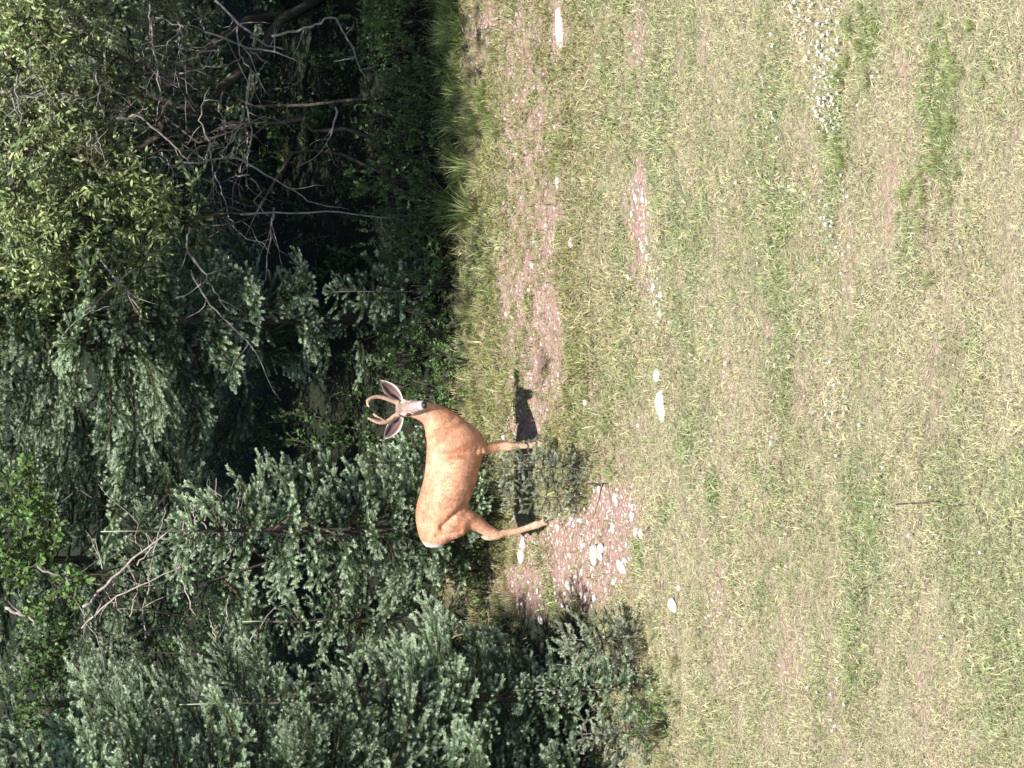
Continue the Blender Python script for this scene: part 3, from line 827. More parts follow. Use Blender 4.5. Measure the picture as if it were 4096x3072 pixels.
# willow dead limbs (traced roughly as they run in the photo, at their own depths)
tw = [
 ([(2930, 1090, 2.0), (2960, 1240, 1.9), (3010, 1330, 1.8), (2900, 1400, 1.8), (2770, 1455, 1.8)], .011, .006, 'grey arching branch bending down over the dark hollow at the right'),
 ([(3072, 860, 2.1), (2900, 1040, 2.1), (2870, 1130, 2.0)], .010, .006, 'straight grey branch entering the hollow from the right edge'),
 ([(3060, 150, 2.0), (3010, 320, 2.0), (2920, 470, 2.0)], .010, .006, 'curved grey branch over the leaves near the top right corner'),
 ([(2950, 820, 2.0), (2880, 980, 2.0), (2860, 1120, 1.9)], .010, .007, 'grey branch forking toward the hollow from the right side'),
 ([(2700, 0, 2.0), (2690, 100, 2.0), (2702, 190, 2.0)], .012, .010, 'thick grey stem at the top edge amid willow leaves'),
 ([(2600, 460, 2.0), (2605, 560, 2.0), (2520, 660, 2.0), (2470, 720, 2.0), (2380, 780, 2.0)], .011, .005, 'pale zigzag branch in the middle of the willow'),
 ([(2420, 700, 1.9), (2440, 950, 1.9), (2330, 1140, 1.9), (2260, 1250, 1.9)], .010, .005, 'long grey twig running down left from the willow into the dark'),
 ([(2050, 380, 1.8), (1930, 490, 1.7), (1830, 560, 1.7)], .010, .005, 'pair of arching twigs hanging left from the bright willow leaves'),
 ([(2000, 540, 1.8), (1900, 420, 1.7), (1720, 240, 1.7), (1680, 210, 1.7)], .009, .004, 'long grey twig reaching left over the spruce boughs'),
 ([(2160, 760, 1.6), (2080, 740, 1.6), (2010, 800, 1.6), (1900, 860, 1.6), (1820, 920, 1.6)], .009, .005, 'bare twig descending left below the bright willow leaves'),
 ([(1990, 760, 1.7), (1850, 840, 1.7), (1740, 960, 1.7), (1640, 1040, 1.7)], .008, .004, 'straight bare twig leaning down left in the dark hollow'),
 ([(2215, 960, 1.8), (2225, 1300, 1.7), (2200, 1580, 1.6), (2150, 1700, 1.5)], .008, .004, 'long gently arching twig lying across the dark hollow'),
 ([(2240, 1090, 1.8), (2130, 1085, 1.8), (1950, 1060, 1.8)], .007, .004, 'thin forked twig hanging in the middle of the hollow'),
 ([(2640, 1350, 1.7), (2560, 1330, 1.7), (2460, 1300, 1.7)], .011, .004, 'short broken pale twig in the darkest part of the hollow'),
 ([(3000, 600, 2.1), (2850, 620, 2.1), (2700, 640, 2.1), (2550, 620, 2.1)], .010, .004, 'slender grey twig running level through the upper willow'),
 ([(2400, 820, 2.0), (2500, 840, 2.0), (2590, 800, 2.0), (2720, 830, 2.0)], .009, .004, 'wavy grey twig at the lower rim of the willow'),
 ([(2790, 1000, 2.0), (2650, 990, 2.0), (2520, 1010, 2.0), (2380, 960, 2.0)], .009, .004, 'long wavy grey twig marking the edge of the hollow'),
]
for k, (l, r0, r1, lab) in enumerate(tw):
    dead(A3(l), r0, r1, lab, 5, 60 + k, 'greytwig')
rt = np.random.RandomState(9)
for k in range(60):
    xq = rt.uniform(2350, 3060); yq = rt.uniform(60, 1080); d_ = rt.uniform(1.7, 2.6)
    a_ = rt.normal(2.6, .7); l = rt.uniform(120, 360)
    q = [(xq, yq, d_)]
    for s in range(3):
        a_ += rt.normal(0, .3); q.append((q[-1][0] + math.cos(a_) * l / 3, q[-1][1] + abs(math.sin(a_)) * l / 3 * rt.choice([1, 1, -.6]), d_ + rt.normal(0, .05)))
    dead(A3(q), .007, .0025, 'bare grey twig in the dense tangle of dead willow twigs', 2, 90 + k, 'greytwig', 'bare_twig', 'dead twigs of the tangle')
# litter sticks at the left
for k in range(26):
    xq = rt.uniform(500, 1000); yq = rt.uniform(350, 1050); Yd = rt.uniform(1.2, 2.0)
    g = gnd(xq, rt.uniform(1500, 1800)); z = float(terrain(g[0], g[1]))
    a_ = rt.uniform(-1, 1); l = rt.uniform(.15, .5)
    P0 = at(xq, yq, Yd); dv = np.array([math.cos(a_), rt.normal(0, .3), math.sin(a_) * -.8])
    dead([P0, P0 + dv * l * .5 + rt.normal(0, .02, 3), P0 + dv * l], .006, .003, 'short broken twig in the brush pile left of the deer', 1, 200 + k, 'deadwood', 'bare_twig', 'broken twigs of the brush pile')
P0 = gnd(1060, 3590); P1 = gnd(1045, 3950)
dead([P0 + [0, 0, .02], (P0 + P1) / 2 + [.01, 0, .03], P1 + [0, 0, .005]], .0045, .003, 'thin dark stick lying in the nearest grass toward the camera', 2, 300, 'bark', 'stick')
P0 = gnd(1130, 2360); P1 = gnd(1138, 2440)
dead([P0 + [0, 0, .03], P1 + [0, 0, .03]], .006, .004, 'short dark stick at the far rim of the gravel patch', 1, 301, 'bark', 'stick')

# ------------------------------------------------------------------ tall grass clumps
def clump_mesh(seed, nb, h, w, c0, c1, width=.006):
    r = np.random.RandomState(seed); mb = MB()
    for k in range(nb):
        az = r.uniform(0, 6.28); q = w * math.sqrt(r.uniform(0, 1)); hh = h * r.uniform(.5, 1.1); ln = r.uniform(.2, 1.0)
        d = np.array([math.cos(az), math.sin(az), 0]); s = np.array([-d[1], d[0], r.normal(0, .3)]) * width * r.uniform(.6, 1.2)
        b = d * q; P = [b + d * ln * hh * t * t * .8 + np.array([0, 0, hh * (t - .42 * ln * t * t)]) for t in (0, .35, .7, 1)]
        u = r.uniform(0, 1); c = (np.array(c0) * (1 - u) + np.array(c1) * u)
        V = [P[0] - s * .5, P[0] + s * .5, P[1] + s * .5, P[1] - s * .5, P[2] + s * .35, P[2] - s * .35, P[3]]
        mb.add(V, [(0, 1, 2, 3), (3, 2, 4, 5), (5, 4, 6, 5)], c)
    return mb.mesh('grass_clump', M['tallgrass'])
CL = [clump_mesh(40 + k, 70, .24, .09, (.13, .22, .05), (.38, .40, .16)) for k in range(4)]
CLD = [clump_mesh(50 + k, 60, .20, .09, (.20, .22, .08), (.50, .44, .26)) for k in range(4)]
CLP = {'g': [proto('grass_clump', q) for q in CL], 'd': [proto('grass_clump', q) for q in CLD]}
def clumps(name, spots, key, label):
    g = np.array([list(gnd(q[0], q[1])) for q in spots]); n = len(g)
    g[:, 2] = terrain(g[:, 0], g[:, 1]) - .005
    scatter(name, g, np.stack([rt.normal(0, .1, n), rt.normal(0, .1, n), rt.uniform(0, 6.28, n)], -1), np.array([q[2] for q in spots]), np.ones((n, 3)), CLP[key], label, 'grass')
sp = []
for k in range(46):
    xq = rt.uniform(2150, 3090); sp.append((xq, 1850 - 45 * (xq - 2150) / 900 + rt.normal(0, 24), rt.uniform(.4, 1.0) * (1.2 if vnoise(xq / 90, 0, 4) > .5 else .6)))
for k in range(34): sp.append((rt.uniform(2450, 3090), rt.uniform(1760, 1850), rt.uniform(.5, 1.0)))
for k in range(14): sp.append((2640 + rt.normal(0, 50), 1930 + rt.normal(0, 40), rt.uniform(.4, .8)))
clumps('tall_grass', sp, 'g', 'tall bright green grass along the sunny wood edge at the right')
sp = []
for k in range(60): sp.append((rt.uniform(1280, 2900), 1905 + rt.normal(0, 34), rt.uniform(.4, .8)))
for k in range(30): sp.append((rt.uniform(560, 1250), rt.uniform(1930, 2080), rt.uniform(.35, .7)))
for k in range(26): sp.append((rt.uniform(0, 640), rt.uniform(2560, 2720), rt.uniform(.3, .6)))
clumps('mossy_grass', sp, 'd', 'yellowish mossy grass before the shrubs and around the deer')
sp = []
for (cx, cy, sx, sy, nn) in [(2880, 3440, 110, 60, 12), (2560, 3770, 260, 70, 26), (2480, 3370, 110, 35, 8), (2240, 3690, 110, 50, 6), (2950, 3780, 120, 60, 8)]:
    for k in range(nn): sp.append((cx + rt.normal(0, sx), cy + rt.normal(0, sy), rt.uniform(.25, .5)))
clumps('long_grass', sp, 'g', 'longer green grass standing above the mown sward')
n = 1200
wx = rt.uniform(-4.5, 5, n); wy = rt.uniform(1.0, 9, n)
scatter('undergrowth', np.stack([wx, wy, terrain(wx, wy) - .02], -1), np.stack([rt.normal(0, .4, n), rt.normal(0, .4, n), rt.uniform(0, 6.28, n)], -1), rt.uniform(.5, 1.1, n), np.ones((n, 3)),
        [proto('leafy_sprig', q) for q in BRO], 'leafy undergrowth covering the shaded floor of the wood', 'undergrowth')

# ------------------------------------------------------------------ the deer
DY = -0.625
def DP(xu, yu, Yp=DY): return at(xu, yu, Yp)
deer = link('deer', None, None, (float(DP(1130, 2150)[0]), DY, 0))
tag(deer, 'reddish brown buck with velvet antlers standing sideways with head turned to the camera', 'deer')
O = np.array(deer.location)

def ring_loft(mb, secs, sides=20, cap=True):
    """secs: (centre, axis1 vec, axis2 vec) ellipse rings"""
    a = np.arange(sides) * 2 * math.pi / sides; V = []; F = []
    for c, u, w in secs:
        V.append(np.asarray(c) + np.cos(a)[:, None] * np.asarray(u) + np.sin(a)[:, None] * np.asarray(w))
    V = np.concatenate(V); n = len(secs)
    for i in range(n - 1):
        for k in range(sides):
            k2 = (k + 1) % sides; F.append((i * sides + k, i * sides + k2, (i + 1) * sides + k2, (i + 1) * sides + k))
    V = np.concatenate([V, [np.asarray(secs[0][0])], [np.asarray(secs[-1][0])]])
    c0, c1 = n * sides, n * sides + 1
    for k in range(sides):
        k2 = (k + 1) % sides; F.append((c0, k2, k, c0)); F.append((c1, (n - 1) * sides + k, (n - 1) * sides + k2, c1))
    mb.add(V, F)
def densify(rows, per=4):
    rows = np.array(rows, float); n = len(rows); out = []
    for i in range(n - 1):
        p0 = rows[max(i - 1, 0)]; p1 = rows[i]; p2 = rows[i + 1]; p3 = rows[min(i + 2, n - 1)]
        for k in range(per):
            t = k / per
            out.append(.5 * ((2 * p1) + (-p0 + p2) * t + (2 * p0 - 5 * p1 + 4 * p2 - p3) * t * t + (-p0 + 3 * p1 - 3 * p2 + p3) * t ** 3))
    out.append(rows[-1]); return np.array(out)

body = MB()
pm = 547.6
T_ = [(893, 1702, 1765, .055), (905, 1688, 1798, .09), (935, 1676, 1838, .125), (970, 1668, 1868, .15), (1010, 1664, 1876, .160), (1053, 1668, 1872, .160), (1100, 1682, 1890, .168),
      (1160, 1697, 1908, .180), (1220, 1705, 1922, .182), (1270, 1708, 1936, .178), (1320, 1710, 1934, .155), (1352, 1722, 1912, .125), (1378, 1752, 1880, .085), (1388, 1780, 1855, .05)]
secs = []
for xq, yt, yb, w in densify(T_, 3):
    c = DP(xq, (yt + yb) / 2); e = (yb - yt) / 2 / pm
    h = math.sqrt(max(e * e - (w * SP) ** 2, .0004)) / CP
    secs.append((c - O, (0, w, 0), (0, 0, h)))
ring_loft(body, secs, 28)
def chain(rows, per=4, sides=16):
    """rows: xu, yu, Y, half-width px (across), half-depth m"""
    R_ = densify([(q[0], q[1], q[2], q[3] * (1.22 if q[1] > 1940 else 1), q[4] * (1.1 if q[1] > 1940 else 1)) for q in rows], per); C_ = np.array([DP(q[0], q[1], q[2]) - O for q in R_]); S = []
    for i, q in enumerate(R_):
        t = C_[min(i + 1, len(C_) - 1)] - C_[max(i - 1, 0)]; t /= np.linalg.norm(t)
        yv = np.array([0, 1.0, 0]); yv -= t * t[1]; yv /= np.linalg.norm(yv); xv = np.cross(yv, t)
        S.append((C_[i], xv * q[3] / pm, yv * q[4]))
    ring_loft(body, S, sides); return C_
NEAR, FAR = -.70, -.56
for Yl, dx, dyp in ((NEAR, 0, 0), (FAR, 6, 0)):
    s = (Yl - NEAR) * SP * pm       # further feet stand higher in the picture
    hind = [(962, 1722, .5, 22, .03), (965, 1738, .6, 48, .062), (968, 1760, .75, 62, .085), (978, 1815, 1.0, 60, .085), (990, 1862, 1, 48, .07), (981, 1902, 1, 34, .052), (960, 1936, 1, 25, .040), (941, 1966, 1, 20, .030), (934, 1992, 1, 16, .024),
            (941, 2020, 1, 11.5, .0185), (949, 2072, 1, 10.5, .0165), (963, 2118, 1, 10.5, .0165), (972, 2146, 1, 13, .020), (977, 2162, 1, 11, .018), (984, 2180, 1, 12, .019), (986, 2189, 1, 12, .019)]
    rows = []
    for (a1, b1, f, c1, d1) in hind:
        Yq = DY + (Yl - DY) * (.75 if b1 < 1800 else (.9 if b1 < 1900 else 1))
        rows.append((a1 - dx * 1.2 * min(1, max(0, (b1 - 1850) / 200)), b1 - s * min(1, max(0, (b1 - 1750) / 300)), Yq, c1, d1))
    chain(rows)
    fore = [(1335, 1740, 0, 16, .02), (1329, 1760, 0, 38, .045), (1322, 1790, 0, 52, .06), (1310, 1850, 0, 52, .065), (1288, 1895, 0, 42, .06), (1279, 1928, 0, 28, .048), (1280, 1958, 0, 17.5, .034), (1284, 1995, 0, 13, .024), (1286, 2022, 0, 15, .024), (1287, 2042, 0, 14, .022),
            (1288, 2070, 0, 10, .0165), (1290, 2125, 0, 9.5, .0155), (1294, 2150, 0, 12, .019), (1298, 2166, 0, 10.5, .0165), (1305, 2186, 0, 12, .019), (1308, 2194, 0, 12, .019)]
    rows = []
    for (a1, b1, f, c1, d1) in fore:
        Yq = DY + (Yl - DY) * (.72 if b1 < 1800 else (.85 if b1 < 1900 else 1))
        rows.append((a1 + dx * .9 * min(1, max(0, (b1 - 1850) / 200)), b1 - s * min(1, max(0, (b1 - 1750) / 300)), Yq, c1, d1))
    chain(rows)
# neck
chain([(1262, 1845, DY, 30, .04), (1276, 1835, DY, 66, .09), (1300, 1815, DY, 92, .118), (1348, 1780, DY, 88, .115), (1390, 1748, DY - .005, 64, .09), (1415, 1717, DY - .01, 46, .07), (1428, 1685, DY - .015, 37, .062), (1434, 1652, DY - .02, 32, .055), (1438, 1625, DY - .03, 30, .05)], 4, 20)
# head
HP = DP(1438, 1616, DY - .03) - O
f = .77 * BK - .62 * UPV + .13 * RT; f /= np.linalg.norm(f)
lat = np.cross(f, [0, 0, 1]); lat /= np.linalg.norm(lat); lat = -lat if lat[0] < 0 else lat
upf = np.cross(lat, f); upf = -upf if upf[2] < 0 else upf
hs = [(q_[0] * (.9 if q_[0] > 0 else 1),) + q_[1:] for q_ in [(-.055, .028, .03, 0), (-.035, .05, .05, 0), (0, .060, .060, 0), (.04, .062, .060, 0), (.075, .060, .056, -.004), (.105, .052, .050, -.009), (.14, .043, .043, -.014), (.175, .037, .038, -.018), (.21, .035, .034, -.021), (.235, .033, .030, -.023), (.252, .026, .022, -.024), (.258, .014, .013, -.024)]]
S = [(HP + f * q[0] + upf * q[3], lat * q[1], upf * q[2]) for q in densify(hs, 3)]
ring_loft(body, S, 20)
# brow ridges, shoulder blade and hip relief
def blob(c, r_):
    sec = []
    for k in range(7):
        a_ = math.pi * (k + .5) / 7; sec.append((c + np.array([math.cos(a_) * r_[0], 0, 0]), (0, r_[1] * math.sin(a_), 0), (0, 0, r_[2] * math.sin(a_))))
    ring_loft(body, sec, 14)
for s_ in (-1, 1): blob(HP + f * .052 + lat * .043 * s_ + upf * .034, (.022, .024, .02))
for s_ in (-1, 1): blob(HP + f * .0 + lat * .036 * s_ + upf * .05, (.02, .02, .025))
blob(DP(1325, 1800, DY - .095) - O, (.085, .036, .16)); blob(DP(1325, 1800, DY + .095) - O, (.085, .036, .16))
blob(DP(985, 1775, DY - .09) - O, (.10, .06, .13)); blob(DP(985, 1775, DY + .09) - O, (.10, .06, .13))
blob(DP(893, 1735, DY) - O, (.018, .03, .07))
fur, nt, p, out = mat_new('deer_fur')
N = nt.nodes; L = nt.links
a = N.new('ShaderNodeAttribute'); a.attribute_name = 'col'
tc = N.new('ShaderNodeTexCoord'); mp = N.new('ShaderNodeMapping'); mp.inputs['Scale'].default_value = (.4, 1, 1); mp.inputs['Rotation'].default_value = (0, .3, 0)
nz = N.new('ShaderNodeTexNoise'); nz.inputs['Scale'].default_value = 90; nz.inputs['Detail'].default_value = 5; nz.inputs['Roughness'].default_value = .7
nb_ = N.new('ShaderNodeTexNoise'); nb_.inputs['Scale'].default_value = 11; nb_.inputs['Detail'].default_value = 4
L.new(tc.outputs['Object'], mp.inputs[0]); L.new(mp.outputs[0], nz.inputs[0]); L.new(tc.outputs['Object'], nb_.inputs[0])
m1 = N.new('ShaderNodeMapRange'); m1.inputs[1].default_value = .3; m1.inputs[2].default_value = .7; m1.inputs[3].default_value = .55; m1.inputs[4].default_value = 1.45
m2 = N.new('ShaderNodeMapRange'); m2.inputs[1].default_value = .3; m2.inputs[2].default_value = .7; m2.inputs[3].default_value = .82; m2.inputs[4].default_value = 1.18
L.new(nz.outputs[0], m1.inputs[0]); L.new(nb_.outputs[0], m2.inputs[0])
mu = N.new('ShaderNodeMath'); mu.operation = 'MULTIPLY'; L.new(m1.outputs[0], mu.inputs[0]); L.new(m2.outputs[0], mu.inputs[1])
vm = N.new('ShaderNodeVectorMath'); vm.operation = 'SCALE'; L.new(a.outputs['Color'], vm.inputs[0]); L.new(mu.outputs[0], vm.inputs['Scale'])
L.new(vm.outputs[0], p.inputs['Base Color']); p.inputs['Roughness'].default_value = .75; p.inputs['Specular IOR Level'].default_value = .2
p.inputs['Sheen Weight'].default_value = .15
bp = N.new('ShaderNodeBump'); bp.inputs['Strength'].default_value = .55; bp.inputs['Distance'].default_value = .006
ad = N.new('ShaderNodeMath'); ad.operation = 'ADD'; L.new(nz.outputs[0], ad.inputs[0]); L.new(nb_.outputs[0], ad.inputs[1])
L.new(ad.outputs[0], bp.inputs['Height']); L.new(bp.outputs[0], p.inputs['Normal'])
tmp = bpy.data.objects.new('body_source', body.mesh('body_source', fur)); COL.objects.link(tmp)
rm = tmp.modifiers.new('r', 'REMESH'); rm.mode = 'VOXEL'; rm.voxel_size = .0065
sm = tmp.modifiers.new('s', 'SMOOTH'); sm.factor = .6; sm.iterations = 9
dg = bpy.context.evaluated_depsgraph_get()
bme = bpy.data.meshes.new_from_object(tmp.evaluated_get(dg)); bme.name = 'body'
bpy.data.objects.remove(tmp)
nv = len(bme.vertices); co = np.empty(nv * 3, np.float32); bme.vertices.foreach_get('co', co); co = co.reshape(-1, 3).astype(float)
W = co + O
pxu, pyu = to_px(W)
def seg_d(a_, b_):
    ax_, ay_ = a_; bx_, by_ = b_; L2 = (bx_ - ax_) ** 2 + (by_ - ay_) ** 2
    t_ = np.clip(((pxu - ax_) * (bx_ - ax_) + (pyu - ay_) * (by_ - ay_)) / L2, 0, 1)
    return np.hypot(pxu - ax_ - t_ * (bx_ - ax_), pyu - ay_ - t_ * (by_ - ay_))
amt = np.zeros(nv)                              # hollows and swellings of the muscles, on both flanks
for a_, b_, w_, k_ in (((1250, 1750), (1262, 1905), 15, -.13), ((1056, 1866), (965, 1770), 13, -.15), ((1392, 1815), (1335, 1725), 14, -.13), ((1080, 1740), (1045, 1700), 22, -.07),
                       ((1290, 1770), (1300, 1890), 24, .06), ((985, 1850), (1010, 1880), 26, .10), ((930, 1750), (945, 1840), 12, -.10), ((1130, 1790), (1190, 1830), 45, .03), ((1268, 1935), (1290, 1925), 12, .10)):
    amt += k_ * np.exp(-(seg_d(a_, b_) / w_) ** 2)
for q in range(9): amt += -.018 * np.exp(-(seg_d((1090 + q * 17, 1745), (1075 + q * 19, 1890)) / 4.5) ** 2)      # faint ribs
wn_ = (np.abs(co[:, 1]) > .04) & (co[:, 2] > .42)
co[:, 1] *= 1 + amt * wn_
bme.vertices.foreach_set('co', co.astype(np.float32).ravel()); bme.update()
W = co + O
base_c = np.array([.70, .385, .24])
colr = np.tile(base_c, (nv, 1))
def paint(mask, c, k=1.0):
    m_ = np.clip(mask, 0, 1)[:, None] * k
    colr[:] = colr * (1 - m_) + np.array(c) * m_
nzv = fbm(co[:, 0] * 5, co[:, 2] * 8, 3, 3)
paint(np.clip((nzv - .45) * 3, 0, .35), (.74, .48, .35))
paint(np.clip((co[:, 2] - .90) * 8, 0, .4), (.50, .25, .15))
n2v = fbm(co[:, 0] * 16 + co[:, 2] * 6, co[:, 2] * 10 - co[:, 0] * 5, 8, 4)
paint(np.clip((n2v - .52) * 5, 0, .7) * np.clip(np.maximum(np.exp(-((pxu - 960) / 70) ** 2 - ((pyu - 1800) / 80) ** 2), np.exp(-((pxu - 1275) / 40) ** 2 - ((pyu - 1850) / 90) ** 2)) * 1.6, 0.1, 1), (.46, .19, .10))
paint(np.clip((fbm(co[:, 0] * 30, co[:, 2] * 60, 18, 3) - .56) * 4, 0, .35), (.70, .44, .30))
yl = np.abs(co[:, 1])
paint(np.clip((.62 - co[:, 2]) * 9, 0, 1) * np.clip((.10 - yl) * 14, 0, 1) * (co[:, 2] > .42), (.70, .60, .50))      # belly
paint(np.clip((.48 - co[:, 2]) * 4, 0, .7), (.80, .56, .40))                                                     # legs paler
rx0 = float(DP(900, 1750)[0] - O[0])
paint(np.clip((rx0 + .012 - co[:, 0] + (.06 - yl) * .25) * 40, 0, 1) * (co[:, 2] > .74) * (co[:, 2] < 1.0), (.88, .84, .80))   # rump patch
tt = (co - HP) @ f; ll_ = (co - HP) @ lat; uu = (co - HP) @ upf
hm = (np.linalg.norm(co - (HP + f * .1), axis=1) < .19) & (tt > -.07)
paint(np.clip((.19 - np.linalg.norm(co - (HP + f * .12), axis=1)) * 30, 0, 1) * np.clip((tt + .06) * 40, 0, 1) * np.clip((uu + .065) * 50, 0, 1), (.30, .225, .21), .9)
paint(hm * np.clip((.035 - np.abs(tt - .03)) * 40, 0, 1) * (uu > .02) * (np.abs(ll_) < .035), (.22, .145, .12))
paint(hm * np.clip((tt - .10) * 20, 0, 1), (.36, .30, .29))
paint(hm * np.clip((.02 - np.abs(np.abs(ll_) - .05)) * 60, 0, 1) * (tt > .02) * (tt < .1), (.62, .45, .36))
paint(hm * np.clip((tt - .203) * 60, 0, 1) * (uu > -.03), (.018, .015, .014))
paint(hm * np.clip((tt - .178) * 60, 0, 1) * np.clip((.203 - tt) * 60, 0, 1), (.72, .66, .64), .7)
paint(hm * np.clip((-.030 - uu) * 60, 0, 1) * np.clip((tt - .14) * 40, 0, 1), (.72, .66, .62))
ca = bme.color_attributes.new('col', 'FLOAT_COLOR', 'POINT') if 'col' not in bme.color_attributes else bme.color_attributes['col']
c4 = np.ones((nv, 4), np.float32); c4[:, :3] = colr
ca.data.foreach_set('color', c4.ravel())
bme.polygons.foreach_set('use_smooth', [True] * len(bme.polygons))
if not bme.materials: bme.materials.append(fur)
link('body', bme, deer)

# short hair lying over the skin, one part
me_v = co; nP = len(bme.polygons)
bme.calc_loop_triangles(); nt_ = len(bme.loop_triangles); tri = np.empty(nt_ * 3, np.int32); bme.loop_triangles.foreach_get('vertices', tri); tri = tri.reshape(-1, 3)
ta, tb_, tc_ = co[tri[:, 0]], co[tri[:, 1]], co[tri[:, 2]]
nn_ = np.cross(tb_ - ta, tc_ - ta); ar = np.linalg.norm(nn_, axis=1); nn_ /= ar[:, None] + 1e-12
rf = np.random.RandomState(4); NF = 90000
ti = rf.choice(nt_, NF, p=ar / ar.sum()); b1 = rf.uniform(0, 1, NF); b2 = rf.uniform(0, 1, NF); fl_ = b1 + b2 > 1; b1[fl_] = 1 - b1[fl_]; b2[fl_] = 1 - b2[fl_]
P_ = ta[ti] + (tb_ - ta)[ti] * b1[:, None] + (tc_ - ta)[ti] * b2[:, None]; N_ = nn_[ti]
cc_ = colr[tri[ti, 0]]
hz = np.clip((.52 - P_[:, 2]) * 8, 0, 1)
flow = np.stack([-(1 - hz) * .9 - .05, 0 * hz, -.35 - .8 * hz], -1)
dhead = np.linalg.norm(P_ - (HP + f * .1), axis=1); hh_ = np.clip((.20 - dhead) * 12, 0, 1)[:, None]
flow = flow * (1 - hh_) - f * hh_
flow += rf.normal(0, .22, (NF, 3)); flow -= N_ * (flow * N_).sum(1)[:, None]; flow /= np.linalg.norm(flow, axis=1)[:, None] + 1e-9
side_ = np.cross(N_, flow); hl = (.017 * rf.uniform(.6, 1.3, NF)) * (1 - .45 * np.maximum(hz, hh_[:, 0]))
base_ = P_ + N_ * .0005
V_ = np.stack([base_ - side_ * .0017, base_ + side_ * .0017, base_ + flow * hl[:, None] + N_ * (hl * .16)[:, None]], 1).reshape(-1, 3)
kc = (rf.uniform(.7, 1.4, NF) * (.66 + .72 * fbm(P_[:, 0] * 22, P_[:, 2] * 34, 91, 3)) * 1.06)[:, None]
keep_ = ((P_ - HP) @ f < .19) | (dhead > .3)
fm_ = MB(); kk_ = np.repeat(keep_, 3); Vk = V_[kk_]
fm_.add(Vk, np.arange(len(Vk)).reshape(-1, 3), np.repeat((cc_ * kc)[keep_], 3, axis=0))
fco = fm_.obj('coat', M['hair'], deer); fco['kind'] = 'stuff'

# eyes, nose
blk, nt, p, out = mat_new('wet_black'); p.inputs['Base Color'].default_value = (.012, .010, .010, 1); p.inputs['Roughness'].default_value = .18
def ellipsoid(name, c, ax_, mat, parent):
    mb = MB(); sec = []
    for k in range(9):
        a_ = math.pi * (k + .4) / 8.8; sec.append((c + ax_[0] * math.cos(a_), ax_[1] * math.sin(a_), ax_[2] * math.sin(a_)))
    ring_loft(mb, sec, 14); return mb.obj(name, mat, parent, True)
for s_ in (-1, 1):
    ellipsoid('eye', HP + f * .070 + lat * .052 * s_ + upf * .018, (f * .021, lat * .013, upf * .016), blk, deer)
ellipsoid('nose', HP + f * .226 - upf * .014, (lat * .028, f * .016, upf * .016), blk, deer)
# hooves
hoofm = noise_mat('hoof_horn', (.04, .035, .03), (.10, .085, .07), 60, .5, .2)
for (xq, yq, Yq) in ((990, 2193, NEAR), (983, 2193 - 29, FAR), (1312, 2198, NEAR), (1318, 2198 - 29, FAR)):
    for s_ in (-.5, .5):
        c = DP(xq, yq, Yq) - O; g = float(terrain(c[0] + O[0], Yq + s_ * .022))
        mb = MB(); ring_loft(mb, [((c[0] + dx_, c[1] + s_ * .022, z_), (rx_, 0, 0), (0, ry_, 0)) for dx_, z_, rx_, ry_ in ((.006, g - .006, .032, .013), (.004, g + .012, .029, .013), (-.006, g + .032, .021, .012), (-.012, g + .045, .012, .008))], 12)
        mb.obj('hoof', hoofm, deer, True)
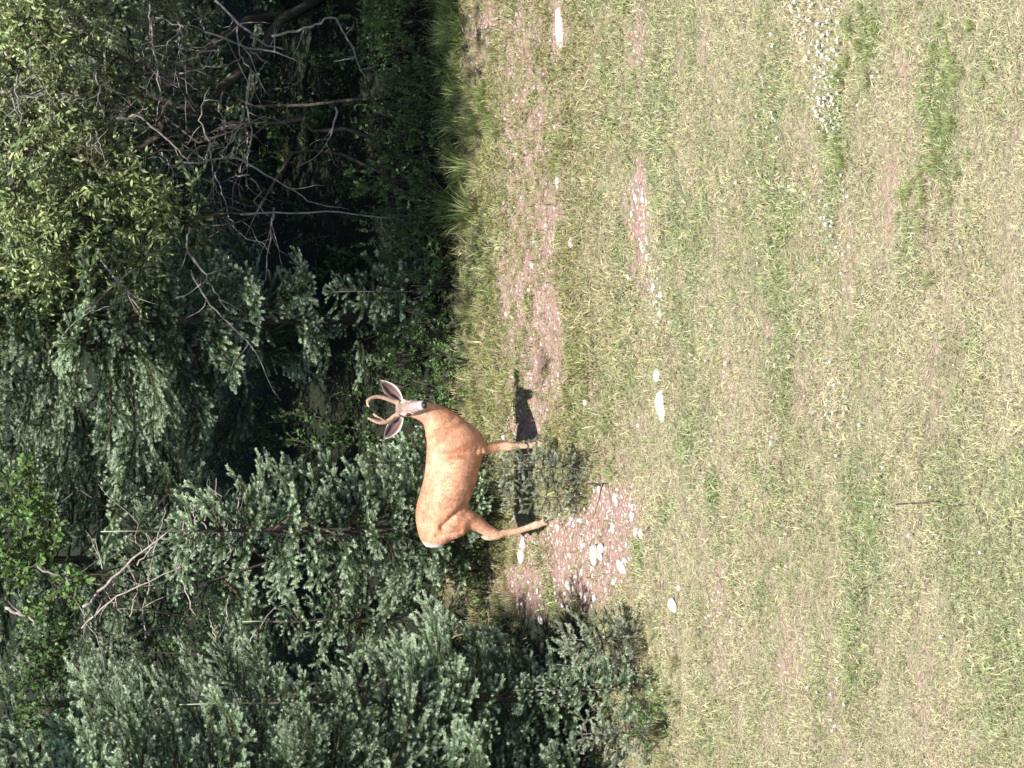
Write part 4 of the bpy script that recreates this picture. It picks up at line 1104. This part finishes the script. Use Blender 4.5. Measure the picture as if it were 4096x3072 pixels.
# ears
em, nt, p, out = mat_new('deer_ear'); N = nt.nodes; a = N.new('ShaderNodeAttribute'); a.attribute_name = 'col'; nt.links.new(a.outputs[0], p.inputs['Base Color']); p.inputs['Roughness'].default_value = .8
def ear(base, tip, side):
    """a cupped pointed ear with thickness, open to the front"""
    A_ = np.array(base); ln = np.array(tip) - A_; Lr = np.linalg.norm(ln); d = ln / Lr
    nrm = BK * .9 + np.array([0, 0, .1]); nrm -= d * nrm.dot(d); nrm /= np.linalg.norm(nrm); wv = np.cross(d, nrm)
    mb = MB(); ns, nw = 14, 13; prof = []
    for i in range(ns + 1):
        s = i / ns
        w = .048 * (math.sin(math.pi * min(1, s * .93 + .06)) ** .8) * (1.15 if s < .5 else 1.15 - .25 * (s - .5)); w = max(w, .003)
        for j in range(nw):
            q = j / (nw - 1) * 2 - 1
            depth = .020 * (1 - q * q) * math.sin(math.pi * min(1, s + .12)) ** .5 * (w / .048)
            prof.append((A_ + d * Lr * s + wv * w * q * .88 - nrm * (depth * 1.3) + nrm * .008 * abs(q) ** 3, s, q, w))
    V = np.array([x_[0] for x_ in prof]); n_ = len(V)
    Vb = V - nrm * .004
    col_ = []
    for (_, s, q, w) in prof:
        edge = min(1, max(0, (abs(q) - .62) * 4) + max(0, (s - .86) * 6) + max(0, (.1 - s) * 5))
        streak = .5 + .5 * math.sin(q * 9 + s * 4)
        c_ = np.array([.085, .042, .042]) * (1 - .5 * streak) + np.array([.24, .14, .13]) * .5 * streak * (q * side > -.3)
        col_.append(c_ * (1 - edge) + np.array([.60, .55, .53]) * edge)
    F_ = []
    for i in range(ns):
        for j in range(nw - 1):
            a_ = i * nw + j; F_.append((a_, a_ + 1, a_ + nw + 1, a_ + nw)); F_.append((n_ + a_, n_ + a_ + nw, n_ + a_ + nw + 1, n_ + a_ + 1))
        F_.append((i * nw, (i + 1) * nw, n_ + (i + 1) * nw, n_ + i * nw)); F_.append((i * nw + nw - 1, n_ + i * nw + nw - 1, n_ + (i + 1) * nw + nw - 1, (i + 1) * nw + nw - 1))
    mb.add(np.concatenate([V, Vb]), F_, np.array(col_ + [np.array([.38, .26, .2])] * n_))
    mb.obj('ear', em, deer, True)
YE = DY - .05
ear(DP(1470, 1606, YE) - O, DP(1552, 1521, YE) - O, 1)
ear(DP(1404, 1608, YE) - O, DP(1315, 1537, YE) - O, -1)
# antlers
av = noise_mat('antler_velvet', (.42, .22, .14), (.62, .45, .36), 60, .9, .5, dist=.004)
def antler(main, tines):
    mb = MB(); P = densify([tuple(DP(*q[:3]) - O) + (q[3],) for q in main], 5); mb.tube(P[:, :3], P[:, 3], 10)
    o = mb.obj('antler', av, deer, True)
    for t in tines:
        mb = MB(); P = densify([tuple(DP(*q[:3]) - O) + (q[3],) for q in t], 5); mb.tube(P[:, :3], P[:, 3], 9); mb.obj('tine', av, o, True)
YA = DY - .045
antler([(1462, 1594, YA, .019), (1468, 1575, YA, .018), (1476, 1552, YA - .01, .016), (1485, 1518, YA - .02, .0145), (1482, 1492, YA - .03, .0125), (1472, 1473, YA - .04, .0105), (1466, 1466, YA - .045, .007)],
       [[(1470, 1474, YA - .038, .010), (1457, 1470, YA - .05, .009), (1444, 1477, YA - .06, .005)]])
antler([(1414, 1594, YA, .019), (1406, 1577, YA, .018), (1393, 1560, YA - .01, .016), (1384, 1543, YA - .015, .0155), (1383, 1518, YA - .02, .0155), (1391, 1493, YA - .03, .012), (1400, 1472, YA - .035, .006)],
       [[(1385, 1540, YA - .015, .012), (1398, 1518, YA - .005, .011), (1410, 1502, YA, .010), (1418, 1493, YA, .005)]])
